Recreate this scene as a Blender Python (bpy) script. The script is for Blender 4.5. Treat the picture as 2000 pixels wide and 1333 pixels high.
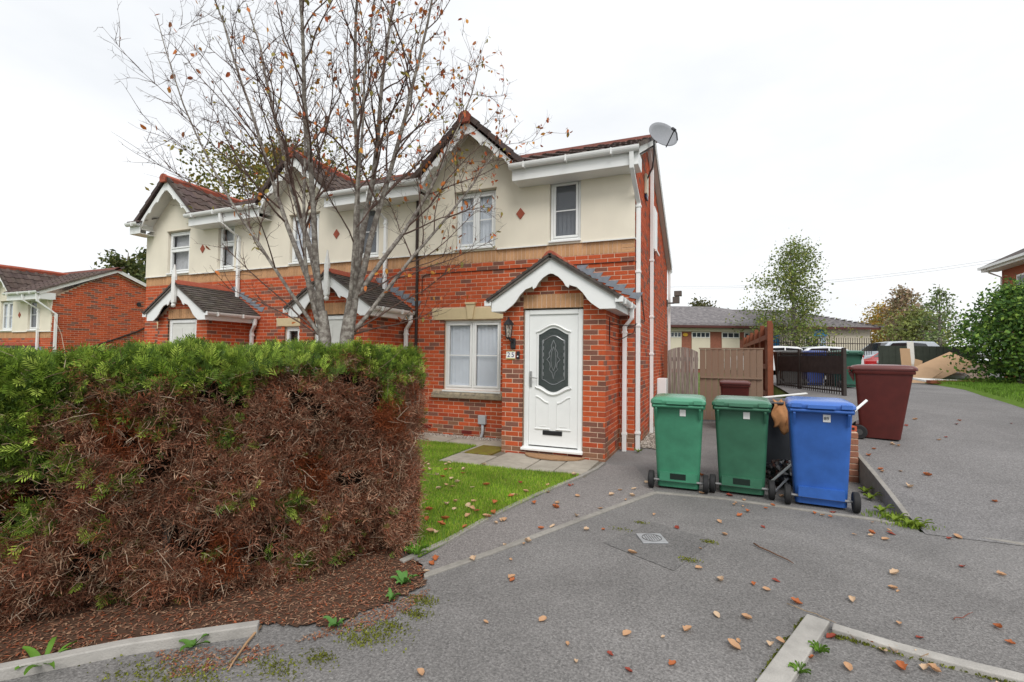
import bpy, math, random
import numpy as np
from mathutils import Vector, Matrix
random.seed(7); rng = np.random.default_rng(11)
for o in list(bpy.data.objects): bpy.data.objects.remove(o)
scene = bpy.context.scene
COL = scene.collection
R_ = math.radians

# ------------------------------------------------------------------ camera
CAM = Vector((1.178, -8.083, 1.507))
yaw, pitch, roll = 0.394132, 0.032874, 0.012357
d0 = Vector((-math.sin(yaw), math.cos(yaw), 0)); r0 = Vector((math.cos(yaw), math.sin(yaw), 0)); u0 = Vector((0, 0, 1))
D_ = d0*math.cos(pitch) + u0*math.sin(pitch); U_ = -d0*math.sin(pitch) + u0*math.cos(pitch)
RR = r0*math.cos(roll) + U_*math.sin(roll); UU = -r0*math.sin(roll) + U_*math.cos(roll)
cam = bpy.data.cameras.new('camera'); camo = bpy.data.objects.new('camera', cam); COL.objects.link(camo)
M = Matrix((RR, UU, -D_)).transposed().to_4x4(); M.translation = CAM
camo.matrix_world = M
cam.sensor_width = 36; cam.lens = 940.2/2000*36; cam.clip_end = 2000; cam.clip_start = 0.05
scene.camera = camo

# ------------------------------------------------------------------ world: overcast sky
world = bpy.data.worlds.new('World'); scene.world = world; world.use_nodes = True
wn = world.node_tree.nodes; wl = world.node_tree.links; wn.clear()
out = wn.new('ShaderNodeOutputWorld'); bg = wn.new('ShaderNodeBackground')
SUN_EL, SUN_AZ = 50, 150          # degrees; azimuth measured clockwise from +Y
sky = wn.new('ShaderNodeTexSky'); sky.sky_type = 'NISHITA'; sky.sun_disc = False
sky.sun_elevation = R_(SUN_EL); sky.sun_rotation = R_(SUN_AZ); sky.air_density = 1.0; sky.dust_density = 4.0
tc = wn.new('ShaderNodeTexCoord'); mp = wn.new('ShaderNodeMapping'); mp.inputs['Scale'].default_value = (1.2, 1.2, 3.0)
nz = wn.new('ShaderNodeTexNoise'); nz.inputs['Scale'].default_value = 1.6; nz.inputs['Detail'].default_value = 5; nz.inputs['Roughness'].default_value = .55
cr = wn.new('ShaderNodeValToRGB')
cr.color_ramp.elements[0].position = .3; cr.color_ramp.elements[0].color = (8.3, 8.55, 8.85, 1)
cr.color_ramp.elements[1].position = .72; cr.color_ramp.elements[1].color = (10.2, 10.25, 10.3, 1)
mx = wn.new('ShaderNodeMixRGB'); mx.inputs[0].default_value = .93
wl.new(tc.outputs['Generated'], mp.inputs[0]); wl.new(mp.outputs[0], nz.inputs[0]); wl.new(nz.outputs[0], cr.inputs[0])
wl.new(sky.outputs[0], mx.inputs[1]); wl.new(cr.outputs[0], mx.inputs[2]); wl.new(mx.outputs[0], bg.inputs[0])
bg.inputs['Strength'].default_value = 0.079
wl.new(bg.outputs[0], out.inputs[0])
# ------------------------------------------------------------------ sun (veiled by cloud)
sl = bpy.data.lights.new('sun', 'SUN'); sl.energy = 1.5; sl.angle = R_(30); sl.color = (1, .97, .93)
so = bpy.data.objects.new('sun', sl); COL.objects.link(so)
az, el = R_(SUN_AZ), R_(SUN_EL)
sdir = Vector((math.sin(az)*math.cos(el), math.cos(az)*math.cos(el), math.sin(el)))
so.rotation_euler = (-sdir).to_track_quat('-Z', 'Y').to_euler(); so.location = (4, -14, 20)
# ------------------------------------------------------------------ exposure
scene.view_settings.view_transform = 'Standard'; scene.view_settings.look = 'None'
scene.view_settings.exposure = 0.55; scene.view_settings.gamma = 1
scene.view_settings.use_curve_mapping = False
scene.render.engine = 'CYCLES'

# ================================================================== materials
MATS = {}
def pm(name, col, rough=.7, var=.12, scale=8., bump=0., bscale=60., spec=.3, attr=None, col2=None, metallic=0., big=0., bigscale=.6, trans=0.):
    if name in MATS: return MATS[name]
    m = bpy.data.materials.new(name); m.use_nodes = True
    n = m.node_tree.nodes; l = m.node_tree.links
    b = n['Principled BSDF']; b.inputs['Roughness'].default_value = rough
    b.inputs['Specular IOR Level'].default_value = spec; b.inputs['Metallic'].default_value = metallic
    tcn = n.new('ShaderNodeTexCoord')
    no = n.new('ShaderNodeTexNoise'); no.inputs['Scale'].default_value = scale; no.inputs['Detail'].default_value = 6; no.inputs['Roughness'].default_value = .65
    l.new(tcn.outputs['Object'], no.inputs[0])
    if attr:
        at = n.new('ShaderNodeAttribute'); at.attribute_name = attr; src = at.outputs['Color']
    else:
        rgb = n.new('ShaderNodeRGB'); rgb.outputs[0].default_value = (*col, 1); src = rgb.outputs[0]
    if col2 is not None:
        r2 = n.new('ShaderNodeValToRGB'); r2.color_ramp.elements[0].position = .42; r2.color_ramp.elements[1].position = .62
        r2.color_ramp.elements[0].color = (0, 0, 0, 1); r2.color_ramp.elements[1].color = (1, 1, 1, 1)
        l.new(no.outputs[0], r2.inputs[0])
        mm = n.new('ShaderNodeMixRGB'); mm.inputs[2].default_value = (*col2, 1); l.new(r2.outputs[0], mm.inputs[0]); l.new(src, mm.inputs[1]); src = mm.outputs[0]
    mr = n.new('ShaderNodeMapRange'); mr.inputs['From Min'].default_value = .25; mr.inputs['From Max'].default_value = .75
    mr.inputs['To Min'].default_value = 1-var; mr.inputs['To Max'].default_value = 1+var
    l.new(no.outputs[0], mr.inputs[0])
    mul = n.new('ShaderNodeVectorMath'); mul.operation = 'SCALE'; l.new(src, mul.inputs[0]); l.new(mr.outputs[0], mul.inputs['Scale'])
    last = mul.outputs[0]
    if big:
        nb = n.new('ShaderNodeTexNoise'); nb.inputs['Scale'].default_value = bigscale; nb.inputs['Detail'].default_value = 3; l.new(tcn.outputs['Object'], nb.inputs[0])
        m2 = n.new('ShaderNodeMapRange'); m2.inputs['From Min'].default_value = .3; m2.inputs['From Max'].default_value = .7; m2.inputs['To Min'].default_value = 1-big; m2.inputs['To Max'].default_value = 1+big
        l.new(nb.outputs[0], m2.inputs[0])
        mu2 = n.new('ShaderNodeVectorMath'); mu2.operation = 'SCALE'; l.new(last, mu2.inputs[0]); l.new(m2.outputs[0], mu2.inputs['Scale']); last = mu2.outputs[0]
    l.new(last, b.inputs['Base Color'])
    if bump:
        nb2 = n.new('ShaderNodeTexNoise'); nb2.inputs['Scale'].default_value = bscale; nb2.inputs['Detail'].default_value = 3
        l.new(tcn.outputs['Object'], nb2.inputs[0])
        bp = n.new('ShaderNodeBump'); bp.inputs['Strength'].default_value = bump; bp.inputs['Distance'].default_value = .01
        l.new(nb2.outputs[0], bp.inputs['Height']); l.new(bp.outputs[0], b.inputs['Normal'])
    if trans:
        b.inputs['Subsurface Weight'].default_value = 0
        tr = n.new('ShaderNodeBsdfTranslucent'); l.new(last, tr.inputs[0]); ms = n.new('ShaderNodeMixShader'); ms.inputs[0].default_value = trans
        l.new(b.outputs[0], ms.inputs[1]); l.new(tr.outputs[0], ms.inputs[2]); l.new(ms.outputs[0], n['Material Output'].inputs[0])
    MATS[name] = m; return m
def glass(name, tint=(.02, .025, .03), rough=.03, mixt=.55):
    m = bpy.data.materials.new(name); m.use_nodes = True; n = m.node_tree.nodes; l = m.node_tree.links
    b = n['Principled BSDF']; b.inputs['Base Color'].default_value = (*tint, 1); b.inputs['Roughness'].default_value = rough; b.inputs['Specular IOR Level'].default_value = .8
    t = n.new('ShaderNodeBsdfTransparent'); ms = n.new('ShaderNodeMixShader'); ms.inputs[0].default_value = mixt
    l.new(b.outputs[0], ms.inputs[1]); l.new(t.outputs[0], ms.inputs[2]); l.new(ms.outputs[0], n['Material Output'].inputs[0])
    MATS[name] = m; return m
def asphalt(name, base, dark=.55, speck=.26, patch=.16):
    m = bpy.data.materials.new(name); m.use_nodes = True; n = m.node_tree.nodes; l = m.node_tree.links
    b = n['Principled BSDF']; b.inputs['Roughness'].default_value = .85; b.inputs['Specular IOR Level'].default_value = .25
    tcn = n.new('ShaderNodeTexCoord')
    v = n.new('ShaderNodeTexVoronoi'); v.inputs['Scale'].default_value = 120; l.new(tcn.outputs['Object'], v.inputs[0])
    n1 = n.new('ShaderNodeTexNoise'); n1.inputs['Scale'].default_value = 60; n1.inputs['Detail'].default_value = 4; l.new(tcn.outputs['Object'], n1.inputs[0])
    n2 = n.new('ShaderNodeTexNoise'); n2.inputs['Scale'].default_value = .75; n2.inputs['Detail'].default_value = 9; n2.inputs['Roughness'].default_value = .68; n2.inputs['Distortion'].default_value = .6; l.new(tcn.outputs['Object'], n2.inputs[0])
    sep = n.new('ShaderNodeSeparateColor'); l.new(v.outputs['Color'], sep.inputs[0])
    a = n.new('ShaderNodeMapRange'); a.inputs['To Min'].default_value = 1-speck; a.inputs['To Max'].default_value = 1+speck; l.new(sep.outputs[0], a.inputs[0])
    c2 = n.new('ShaderNodeMapRange'); c2.inputs['From Min'].default_value = .3; c2.inputs['From Max'].default_value = .7; c2.inputs['To Min'].default_value = 1-patch; c2.inputs['To Max'].default_value = 1+patch; l.new(n2.outputs[0], c2.inputs[0])
    e = n.new('ShaderNodeMapRange'); e.inputs['From Min'].default_value = .3; e.inputs['From Max'].default_value = .7; e.inputs['To Min'].default_value = .75; e.inputs['To Max'].default_value = 1.25; l.new(n1.outputs[0], e.inputs[0])
    k = n.new('ShaderNodeMath'); k.operation = 'MULTIPLY'; l.new(a.outputs[0], k.inputs[0]); l.new(c2.outputs[0], k.inputs[1])
    k2 = n.new('ShaderNodeMath'); k2.operation = 'MULTIPLY'; l.new(k.outputs[0], k2.inputs[0]); l.new(e.outputs[0], k2.inputs[1])
    rgb = n.new('ShaderNodeRGB'); rgb.outputs[0].default_value = (*base, 1)
    mul = n.new('ShaderNodeVectorMath'); mul.operation = 'SCALE'; l.new(rgb.outputs[0], mul.inputs[0]); l.new(k2.outputs[0], mul.inputs['Scale'])
    l.new(mul.outputs[0], b.inputs['Base Color'])
    bp = n.new('ShaderNodeBump'); bp.inputs['Strength'].default_value = .5; bp.inputs['Distance'].default_value = .006; l.new(v.outputs['Distance'], bp.inputs['Height']); l.new(bp.outputs[0], b.inputs['Normal'])
    MATS[name] = m; return m
brickM = pm('brick_face', (0.5, .1, .04), .8, .16, 30, .5, 140, .2, attr='Col')
mortarM = pm('mortar', (.64, .47, .35), .9, .15, 30, .4, 150, .15)
renderM = pm('cream_render', (.75, .695, .58), .85, .03, 1.0, .25, 260, .2, big=.07, bigscale=.9)
_n = renderM.node_tree.nodes; _m = _n.new('ShaderNodeMapping'); _m.inputs['Scale'].default_value = (3.2, 3.2, .8); renderM.node_tree.links.new([x for x in _n if x.type == 'TEX_COORD'][0].outputs['Object'], _m.inputs[0]); renderM.node_tree.links.new(_m.outputs[0], [x for x in _n if x.type == 'TEX_NOISE'][0].inputs[0])
whiteM = pm('white_upvc', (.78, .79, .78), .35, .03, 5, 0, 60, .45)
whitepaint = pm('white_paint_worn', (.74, .74, .71), .5, .06, 7, .1, 40, .3)
tileM = pm('roof_tile', (.085, .060, .052), .75, .3, 12, .4, 90, .25, attr='Col')
terraM = pm('terracotta', (.33, .085, .05), .75, .15, 12, .2, 70, .25)
leadM = pm('lead', (.21, .235, .27), .55, .2, 14, .1, 40, .4)
stoneM = pm('cast_stone', (.60, .49, .30), .8, .06, 10, .2, 120, .2)
sillM = pm('stained_sill', (.40, .34, .24), .85, .35, 12, .3, 90, .2, col2=(.16, .14, .11))
blackM = pm('black_plastic', (.018, .018, .02), .45, .15, 10, 0, 60, .4)
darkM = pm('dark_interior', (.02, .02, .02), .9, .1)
greyM = pm('grey_plastic', (.42, .44, .46), .5, .06, 8)
chromeM = pm('satin_metal', (.55, .55, .54), .3, .05, 8, 0, 60, .5, metallic=.9)
blindM = pm('blind_and_reflection', (.80, .86, .94), .8, .06, 6)
paneM = glass('window_pane', mixt=.90)
darkpane = glass('dark_pane', (.02, .022, .026), .03, .30)
concM = pm('concrete_edging', (.27, .255, .23), .9, .2, 14, .4, 120, .15, big=.15, bigscale=2)
kerbM = pm('pale_kerb', (.36, .345, .32), .85, .15, 10, .3, 100, .15, big=.12, bigscale=2.5)
slabM = pm('paving_slab', (.34, .31, .26), .9, .16, 9, .3, 90, .15, big=.16, bigscale=2)
tarM = asphalt('asphalt', (.172, .165, .160), patch=.24)
tarM2 = asphalt('asphalt_path', (.205, .19, .183), patch=.10)
tarM3 = asphalt('asphalt_right', (.172, .166, .164), patch=.20)
patchM = asphalt('asphalt_patch', (.150, .145, .141), patch=.2)
soilM = pm('earth', (.12, .085, .055), .95, .3, 6, .5, 50, .1)
turfM = pm('turf_soil', (.10, .17, .025), .95, .25, 9, .5, 60, .1)
fieldM = pm('rough_grass', (.10, .15, .04), .95, .3, 2, .5, 30, .1)
def grain(name, col, col2, sc=(45, 45, 2.2), rough=.85):
    m = pm(name, col, rough, .22, 1.0, .25, 50, .15, col2=col2); n = m.node_tree.nodes; l = m.node_tree.links
    mpn = n.new('ShaderNodeMapping'); mpn.inputs['Scale'].default_value = sc; tcn = [x for x in n if x.type == 'TEX_COORD'][0]
    l.new(tcn.outputs['Object'], mpn.inputs[0]); no = [x for x in n if x.type == 'TEX_NOISE'][0]; l.new(mpn.outputs[0], no.inputs[0]); return m
woodgrey_old = pm('weathered_board', (.20, .165, .14), .85, .3, 10, .3, 60, .15, col2=(.27, .235, .21))
woodgrey = grain('gate_timber', (.19, .15, .125), (.29, .25, .225))
woodtan = grain('fence_timber', (.27, .19, .14), (.22, .15, .105))
woodred = pm('stained_timber', (.22, .075, .04), .75, .2, 9, .2, 60, .2)
barkM = pm('bark', (.165, .14, .122), .9, .35, 14, .5, 60, .15, col2=(.29, .27, .24))
twigM = pm('twig', (.10, .062, .050), .85, .25, 14)
leafA = pm('leaf_attr', (.3, .2, .05), .65, .15, 20, 0, 60, .25, attr='Col', trans=.25)
cardM = pm('cardboard', (.50, .33, .20), .9, .08, 4)
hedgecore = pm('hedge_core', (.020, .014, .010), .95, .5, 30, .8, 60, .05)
# ================================================================== mesh helpers
class MB:
    def __init__(s): s.v = []; s.f = []; s.m = []; s.c = []
    def add(s, verts, faces, m=0, c=None):
        b = len(s.v); s.v.extend([tuple(v) for v in verts])
        for f in faces: s.f.append(tuple(i+b for i in f)); s.m.append(m); s.c.append(c)
        return s
    def box(s, x0, x1, y0, y1, z0, z1, m=0, c=None, skip=()):
        v = [(x0,y0,z0),(x1,y0,z0),(x1,y1,z0),(x0,y1,z0),(x0,y0,z1),(x1,y0,z1),(x1,y1,z1),(x0,y1,z1)]
        F = {'b':(3,2,1,0),'t':(4,5,6,7),'f':(0,1,5,4),'r':(1,2,6,5),'k':(2,3,7,6),'l':(3,0,4,7)}
        return s.add(v, [f for k, f in F.items() if k not in skip], m, c)
    def prism(s, poly, axis, a0, a1, m=0, c=None):
        """poly: list of 2D pts (u,v); axis 'y' -> (u,a,v); 'x' -> (a,u,v); 'z' -> (u,v,a)"""
        fn = {'y': lambda p, a: (p[0], a, p[1]), 'x': lambda p, a: (a, p[0], p[1]), 'z': lambda p, a: (p[0], p[1], a)}[axis]
        n = len(poly); v = [fn(p, a0) for p in poly]+[fn(p, a1) for p in poly]
        F = [tuple(range(n)), tuple(range(2*n-1, n-1, -1))]+[(i, i+n, (i+1) % n+n, (i+1) % n) for i in range(n)]
        return s.add(v, F, m, c)
    def tube(s, pts, r, n=8, m=0, c=None, cap=True):
        pts = [Vector(p) for p in pts]; k = len(pts)
        rs = [r]*k if not hasattr(r, '__len__') else list(r)
        t0 = (pts[1]-pts[0]).normalized(); a = t0.orthogonal().normalized(); V = []
        for i, p in enumerate(pts):
            t = (pts[min(i+1, k-1)]-pts[max(i-1, 0)])
            if t.length < 1e-9: t = t0.copy()
            t.normalize(); a = (a-t*a.dot(t))
            if a.length < 1e-6: a = t.orthogonal()
            a.normalize(); bb = t.cross(a)
            for j in range(n):
                th = 2*math.pi*j/n; V.append(p+(a*math.cos(th)+bb*math.sin(th))*rs[i])
        F = [(i*n+j, i*n+(j+1) % n, (i+1)*n+(j+1) % n, (i+1)*n+j) for i in range(k-1) for j in range(n)]
        if cap: F += [tuple(range(n-1, -1, -1)), tuple((k-1)*n+j for j in range(n))]
        return s.add(V, F, m, c)
    def sqtube(s, pts, w, d, m=0):
        """rectangular section pipe along pts (mostly vertical); w along x, d along y"""
        V = []; k = len(pts)
        for p in pts:
            for sx, sy in ((-1,-1),(1,-1),(1,1),(-1,1)): V.append((p[0]+sx*w/2, p[1]+sy*d/2, p[2]))
        F = [(i*4+j, i*4+(j+1) % 4, (i+1)*4+(j+1) % 4, (i+1)*4+j) for i in range(k-1) for j in range(4)]+[(3,2,1,0), tuple((k-1)*4+j for j in range(4))]
        return s.add(V, F, m)
    def loft(s, rings, m=0, c=None, cap0=True, cap1=True):
        n = len(rings[0]); V = [p for r in rings for p in r]
        F = [(i*n+j, i*n+(j+1) % n, (i+1)*n+(j+1) % n, (i+1)*n+j) for i in range(len(rings)-1) for j in range(n)]
        if cap0: F.append(tuple(range(n-1, -1, -1)))
        if cap1: F.append(tuple((len(rings)-1)*n+j for j in range(n)))
        return s.add(V, F, m, c)
    def build(s, name, mats, parent=None, smooth=False, loc=None):
        me = bpy.data.meshes.new(name); me.from_pydata(s.v, [], s.f)
        if not isinstance(mats, (list, tuple)): mats = [mats]
        for mm in mats: me.materials.append(mm)
        if any(s.m): me.polygons.foreach_set('material_index', s.m)
        if any(c is not None for c in s.c):
            ca = me.color_attributes.new('Col', 'FLOAT_COLOR', 'CORNER')
            arr = np.ones((len(me.loops), 4), np.float32); li = 0
            for f, c in zip(s.f, s.c):
                if c is not None: arr[li:li+len(f), :3] = c
                li += len(f)
            ca.data.foreach_set('color', arr.ravel())
        if smooth: me.polygons.foreach_set('use_smooth', [True]*len(me.polygons))
        me.update()
        return link(name, me, parent, loc)
def link(name, me, parent=None, loc=None):
    o = bpy.data.objects.new(name, me); COL.objects.link(o)
    if parent: o.parent = parent
    if loc: o.location = loc
    return o
def bevel(o, w, seg=2, ang=40):
    md = o.modifiers.new('bevel', 'BEVEL'); md.width = w; md.segments = seg; md.limit_method = 'ANGLE'; md.angle_limit = R_(ang); return o
def smooth_angle(o, ang=40):
    o.data.polygons.foreach_set('use_smooth', [True]*len(o.data.polygons))
    o.data.set_sharp_from_angle(angle=R_(ang)); return o
def npmesh(name, V, F, mats, parent=None, cols=None, smooth=False):
    """V (n,3) array, F (m,k) array; cols per vertex (n,3)"""
    me = bpy.data.meshes.new(name); n, m, k = len(V), len(F), F.shape[1]
    me.vertices.add(n); me.vertices.foreach_set('co', np.asarray(V, np.float32).ravel())
    me.loops.add(m*k); me.loops.foreach_set('vertex_index', F.astype(np.int32).ravel())
    me.polygons.add(m); me.polygons.foreach_set('loop_start', np.arange(0, m*k, k, dtype=np.int32)); me.polygons.foreach_set('loop_total', np.full(m, k, np.int32))
    if cols is not None:
        ca = me.color_attributes.new('Col', 'FLOAT_COLOR', 'POINT')
        ca.data.foreach_set('color', np.concatenate([cols, np.ones((n, 1))], 1).astype(np.float32).ravel())
    if not isinstance(mats, (list, tuple)): mats = [mats]
    for mm in mats: me.materials.append(mm)
    if smooth: me.polygons.foreach_set('use_smooth', np.ones(m, bool))
    me.update(); me.validate()
    return link(name, me, parent)
def empty(name, loc=(0, 0, 0), rz=0):
    o = bpy.data.objects.new(name, None); COL.objects.link(o); o.location = loc; o.rotation_euler = (0, 0, rz); o.empty_display_size = .2; return o
def tag(o, label, cat, group=None):
    o['label'] = label; o['category'] = cat
    if group: o['group'] = group
    return o
def struct(o): o['kind'] = 'structure'; return o
def stuff(o): o['kind'] = 'stuff'; return o
def copy_tree(o, parent=None):
    c = o.copy(); COL.objects.link(c); c.parent = parent
    for ch in list(o.children): copy_tree(ch, c)
    return c
def rring(cx, cy, w, d, r, z, k=4):
    P = []
    for (sx, sy, a0) in ((1, 1, 0), (-1, 1, 90), (-1, -1, 180), (1, -1, 270)):
        for i in range(k+1):
            a = R_(a0+90*i/k); P.append((cx+sx*(w/2-r)+r*math.cos(a), cy+sy*(d/2-r)+r*math.sin(a), z))
    return P
def text(body, size, parent, mat, loc, rot=(math.pi/2, 0, 0), name='lettering', ext=.001):
    cu = bpy.data.curves.new('t', 'FONT'); cu.body = body; cu.size = size; cu.extrude = ext; cu.align_x = 'CENTER'; cu.align_y = 'CENTER'
    tmp = bpy.data.objects.new('t', cu); COL.objects.link(tmp)
    me = bpy.data.meshes.new_from_object(tmp.evaluated_get(bpy.context.evaluated_depsgraph_get()))
    bpy.data.objects.remove(tmp); me.materials.clear(); me.materials.append(mat)
    o = link(name, me, parent); o.location = loc; o.rotation_euler = rot; return o
def smooth01(t): t = np.clip(t, 0, 1); return t*t*(3-2*t)

# ================================================================== terrain
def h_right(Y): return .80*(1-np.exp(-np.maximum(0, Y+2.5)/3.8))
def base_h(X, Y):
    X = np.asarray(X, float); Y = np.asarray(Y, float)
    left = .79*smooth01((Y-6.5)/8)
    drop = smooth01((-13.2-X)/4.5)*(1-smooth01((Y-12)/20))
    left = left*(1-drop) - 1.32*drop
    return np.where(X > 2.88, h_right(Y), left)
def sheet(name, xs, ys, fn, mat, dz=0):
    X, Y = np.meshgrid(xs, ys); Z = fn(X, Y)+dz
    V = np.stack([X.ravel(), Y.ravel(), Z.ravel()], 1); nx, ny = len(xs), len(ys)
    i = np.arange(nx-1)[None, :]+np.arange(ny-1)[:, None]*nx; i = i.ravel()
    F = np.stack([i, i+1, i+1+nx, i+nx], 1)
    return npmesh(name, V, F, mat, smooth=True)
def axis(lo, hi, near_lo, near_hi, step):
    a = list(np.arange(near_lo, near_hi+1e-6, step)); d = step*2; x = near_lo
    while x > lo: x -= d; d *= 1.35; a.insert(0, max(x, lo))
    d = step*2; x = near_hi
    while x < hi: x += d; d *= 1.35; a.append(min(x, hi))
    return np.array(sorted(set(np.round(a, 4))))
gx = np.array(sorted(set(list(axis(-500, 500, -24, 20, .8))+[2.86, 2.9])))
gy = axis(-300, 700, -12, 40, .8)
struct(sheet('ground', gx, gy, base_h, fieldM, -.035))
# tarmac at the front (shared surface), flat
def flat_poly(name, pts, z, mat, thick=.0):
    mb = MB()
    if thick: mb.prism(pts, 'z', z-thick, z)
    else: mb.add([(x, y, z) for x, y in pts], [tuple(range(len(pts)))])
    return mb.build(name, mat)
struct(flat_poly('driveway', [(-14, -30), (30, -30), (30, -2.70), (2.88, -2.70), (2.88, 7.2), (-14, 7.2)], 0, tarM))
struct(sheet('neighbouring_driveway', np.array([2.9, 3.6, 4.5, 6, 8, 11, 15, 20, 30]), np.concatenate([np.arange(-2.75, 12, .5), np.arange(12, 40, 2)]), lambda X, Y: h_right(Y), tarM3, .004))
# soil of front gardens behind the hedge
struct(flat_poly('garden_soil', [(-14, -3.4), (-4.6, -3.4), (-4.6, .0), (-14, 0)], .006, soilM))

# ================================================================== bricks
CAMN = np.array(CAM)
def brick_cols(kind, z=9):
    t = random.random()
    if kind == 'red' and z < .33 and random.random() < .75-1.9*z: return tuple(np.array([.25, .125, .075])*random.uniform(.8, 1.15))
    if kind == 'tan':
        c = np.array([.52, .29, .15])*random.uniform(.88, 1.1)
    else:
        if t < .62: c = np.array([.49, .092, .032])*random.uniform(.85, 1.12)
        elif t < .82: c = np.array([.40, .072, .030])*random.uniform(.85, 1.12)
        else: c = np.array([.215, .092, .065])*random.uniform(.8, 1.15)
    return tuple(np.clip(c, 0, 1))
def bond(u0, u1, z0, z1, ztop, holes=(), corner=None, L=.225, H=.075, j=.010, zfn=None):
    """stretcher bond bricks on rect; courses counted down from ztop. returns rects"""
    out = []; n0 = int(math.ceil((ztop-z1)/H-1e-6)); n = n0
    while ztop-(n+1)*H > z0-H+1e-6:
        zt = ztop-n*H; zb = zt-H; n += 1
        a, b = max(zb+j/2, z0), min(zt-j/2, z1)
        if b-a < .02: continue
        off = (.1125 if n % 2 else 0)
        k0 = int(math.floor((u0-corner-off)/L))-1
        for k in range(k0, k0+int((u1-u0)/L)+4):
            s, e = corner+off+k*L+j/2, corner+off+(k+1)*L-j/2
            s, e = max(s, u0), min(e, u1)
            if e-s < .02: continue
            segs = [(s, e, a, b)]
            for (hu0, hu1, hz0, hz1) in holes:
                ns = []
                for (s1, e1, a1, b1) in segs:
                    if e1 <= hu0 or s1 >= hu1 or b1 <= hz0 or a1 >= hz1: ns.append((s1, e1, a1, b1)); continue
                    if s1 < hu0-.02: ns.append((s1, hu0, a1, b1))
                    if e1 > hu1+.02: ns.append((hu1, e1, a1, b1))
                    if a1 < hz0-.025 and hz0 > a1: ns.append((max(s1, hu0), min(e1, hu1), a1, hz0))
                    elif b1 > hz1+.025: ns.append((max(s1, hu0), min(e1, hu1), hz1, b1))
                segs = ns
            for (s1, e1, a1, b1) in segs:
                if zfn is not None:
                    b1 = min(b1, zfn(s1)-.0, zfn(e1)-.0)
                if e1-s1 > .015 and b1-a1 > .015: out.append((s1, e1, a1, b1))
    return out
# a brick: rect in a plane. plane 'front' => y=const facing -y ; 'right' => x=const facing +x
def brick_add(mb, pl, pos, rect, c, dep=.03):
    s, e, a, b = rect; J = .0018
    o = random.uniform(-.0015, .0015)
    if pl == 'front': mb.box(s, e, pos+o, pos+dep, a, b, 0, c, skip=('k',))
    else: mb.box(pos-dep, pos+o, s, e, a, b, 0, c, skip=('l',))

def panel(mb, pl, pos, u0, u1, z0, z1, holes, reveal=.1, m=0):
    us = sorted(set([u0, u1]+[h for q in holes for h in q[:2] if u0 < h < u1])); zs = sorted(set([z0, z1]+[h for q in holes for h in q[2:] if z0 < h < z1]))
    for i in range(len(us)-1):
        for j in range(len(zs)-1):
            uc, zc = (us[i]+us[i+1])/2, (zs[j]+zs[j+1])/2
            if any(q[0] < uc < q[1] and q[2] < zc < q[3] for q in holes): continue
            if pl == 'front': mb.add([(us[i], pos, zs[j]), (us[i+1], pos, zs[j]), (us[i+1], pos, zs[j+1]), (us[i], pos, zs[j+1])], [(0, 1, 2, 3)], m)
            else: mb.add([(pos, us[i], zs[j]), (pos, us[i+1], zs[j]), (pos, us[i+1], zs[j+1]), (pos, us[i], zs[j+1])], [(0, 1, 2, 3)], m)
    for q in holes:
        a, b, c, d = max(q[0], u0), min(q[1], u1), max(q[2], z0), min(q[3], z1)
        if pl == 'front':
            y0, y1 = pos, pos+reveal
            mb.add([(a, y0, c), (a, y1, c), (a, y1, d), (a, y0, d)], [(0, 1, 2, 3)], m); mb.add([(b, y0, c), (b, y0, d), (b, y1, d), (b, y1, c)], [(0, 1, 2, 3)], m)
            mb.add([(a, y0, d), (a, y1, d), (b, y1, d), (b, y0, d)], [(0, 1, 2, 3)], m); mb.add([(a, y0, c), (b, y0, c), (b, y1, c), (a, y1, c)], [(0, 1, 2, 3)], m)

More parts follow.
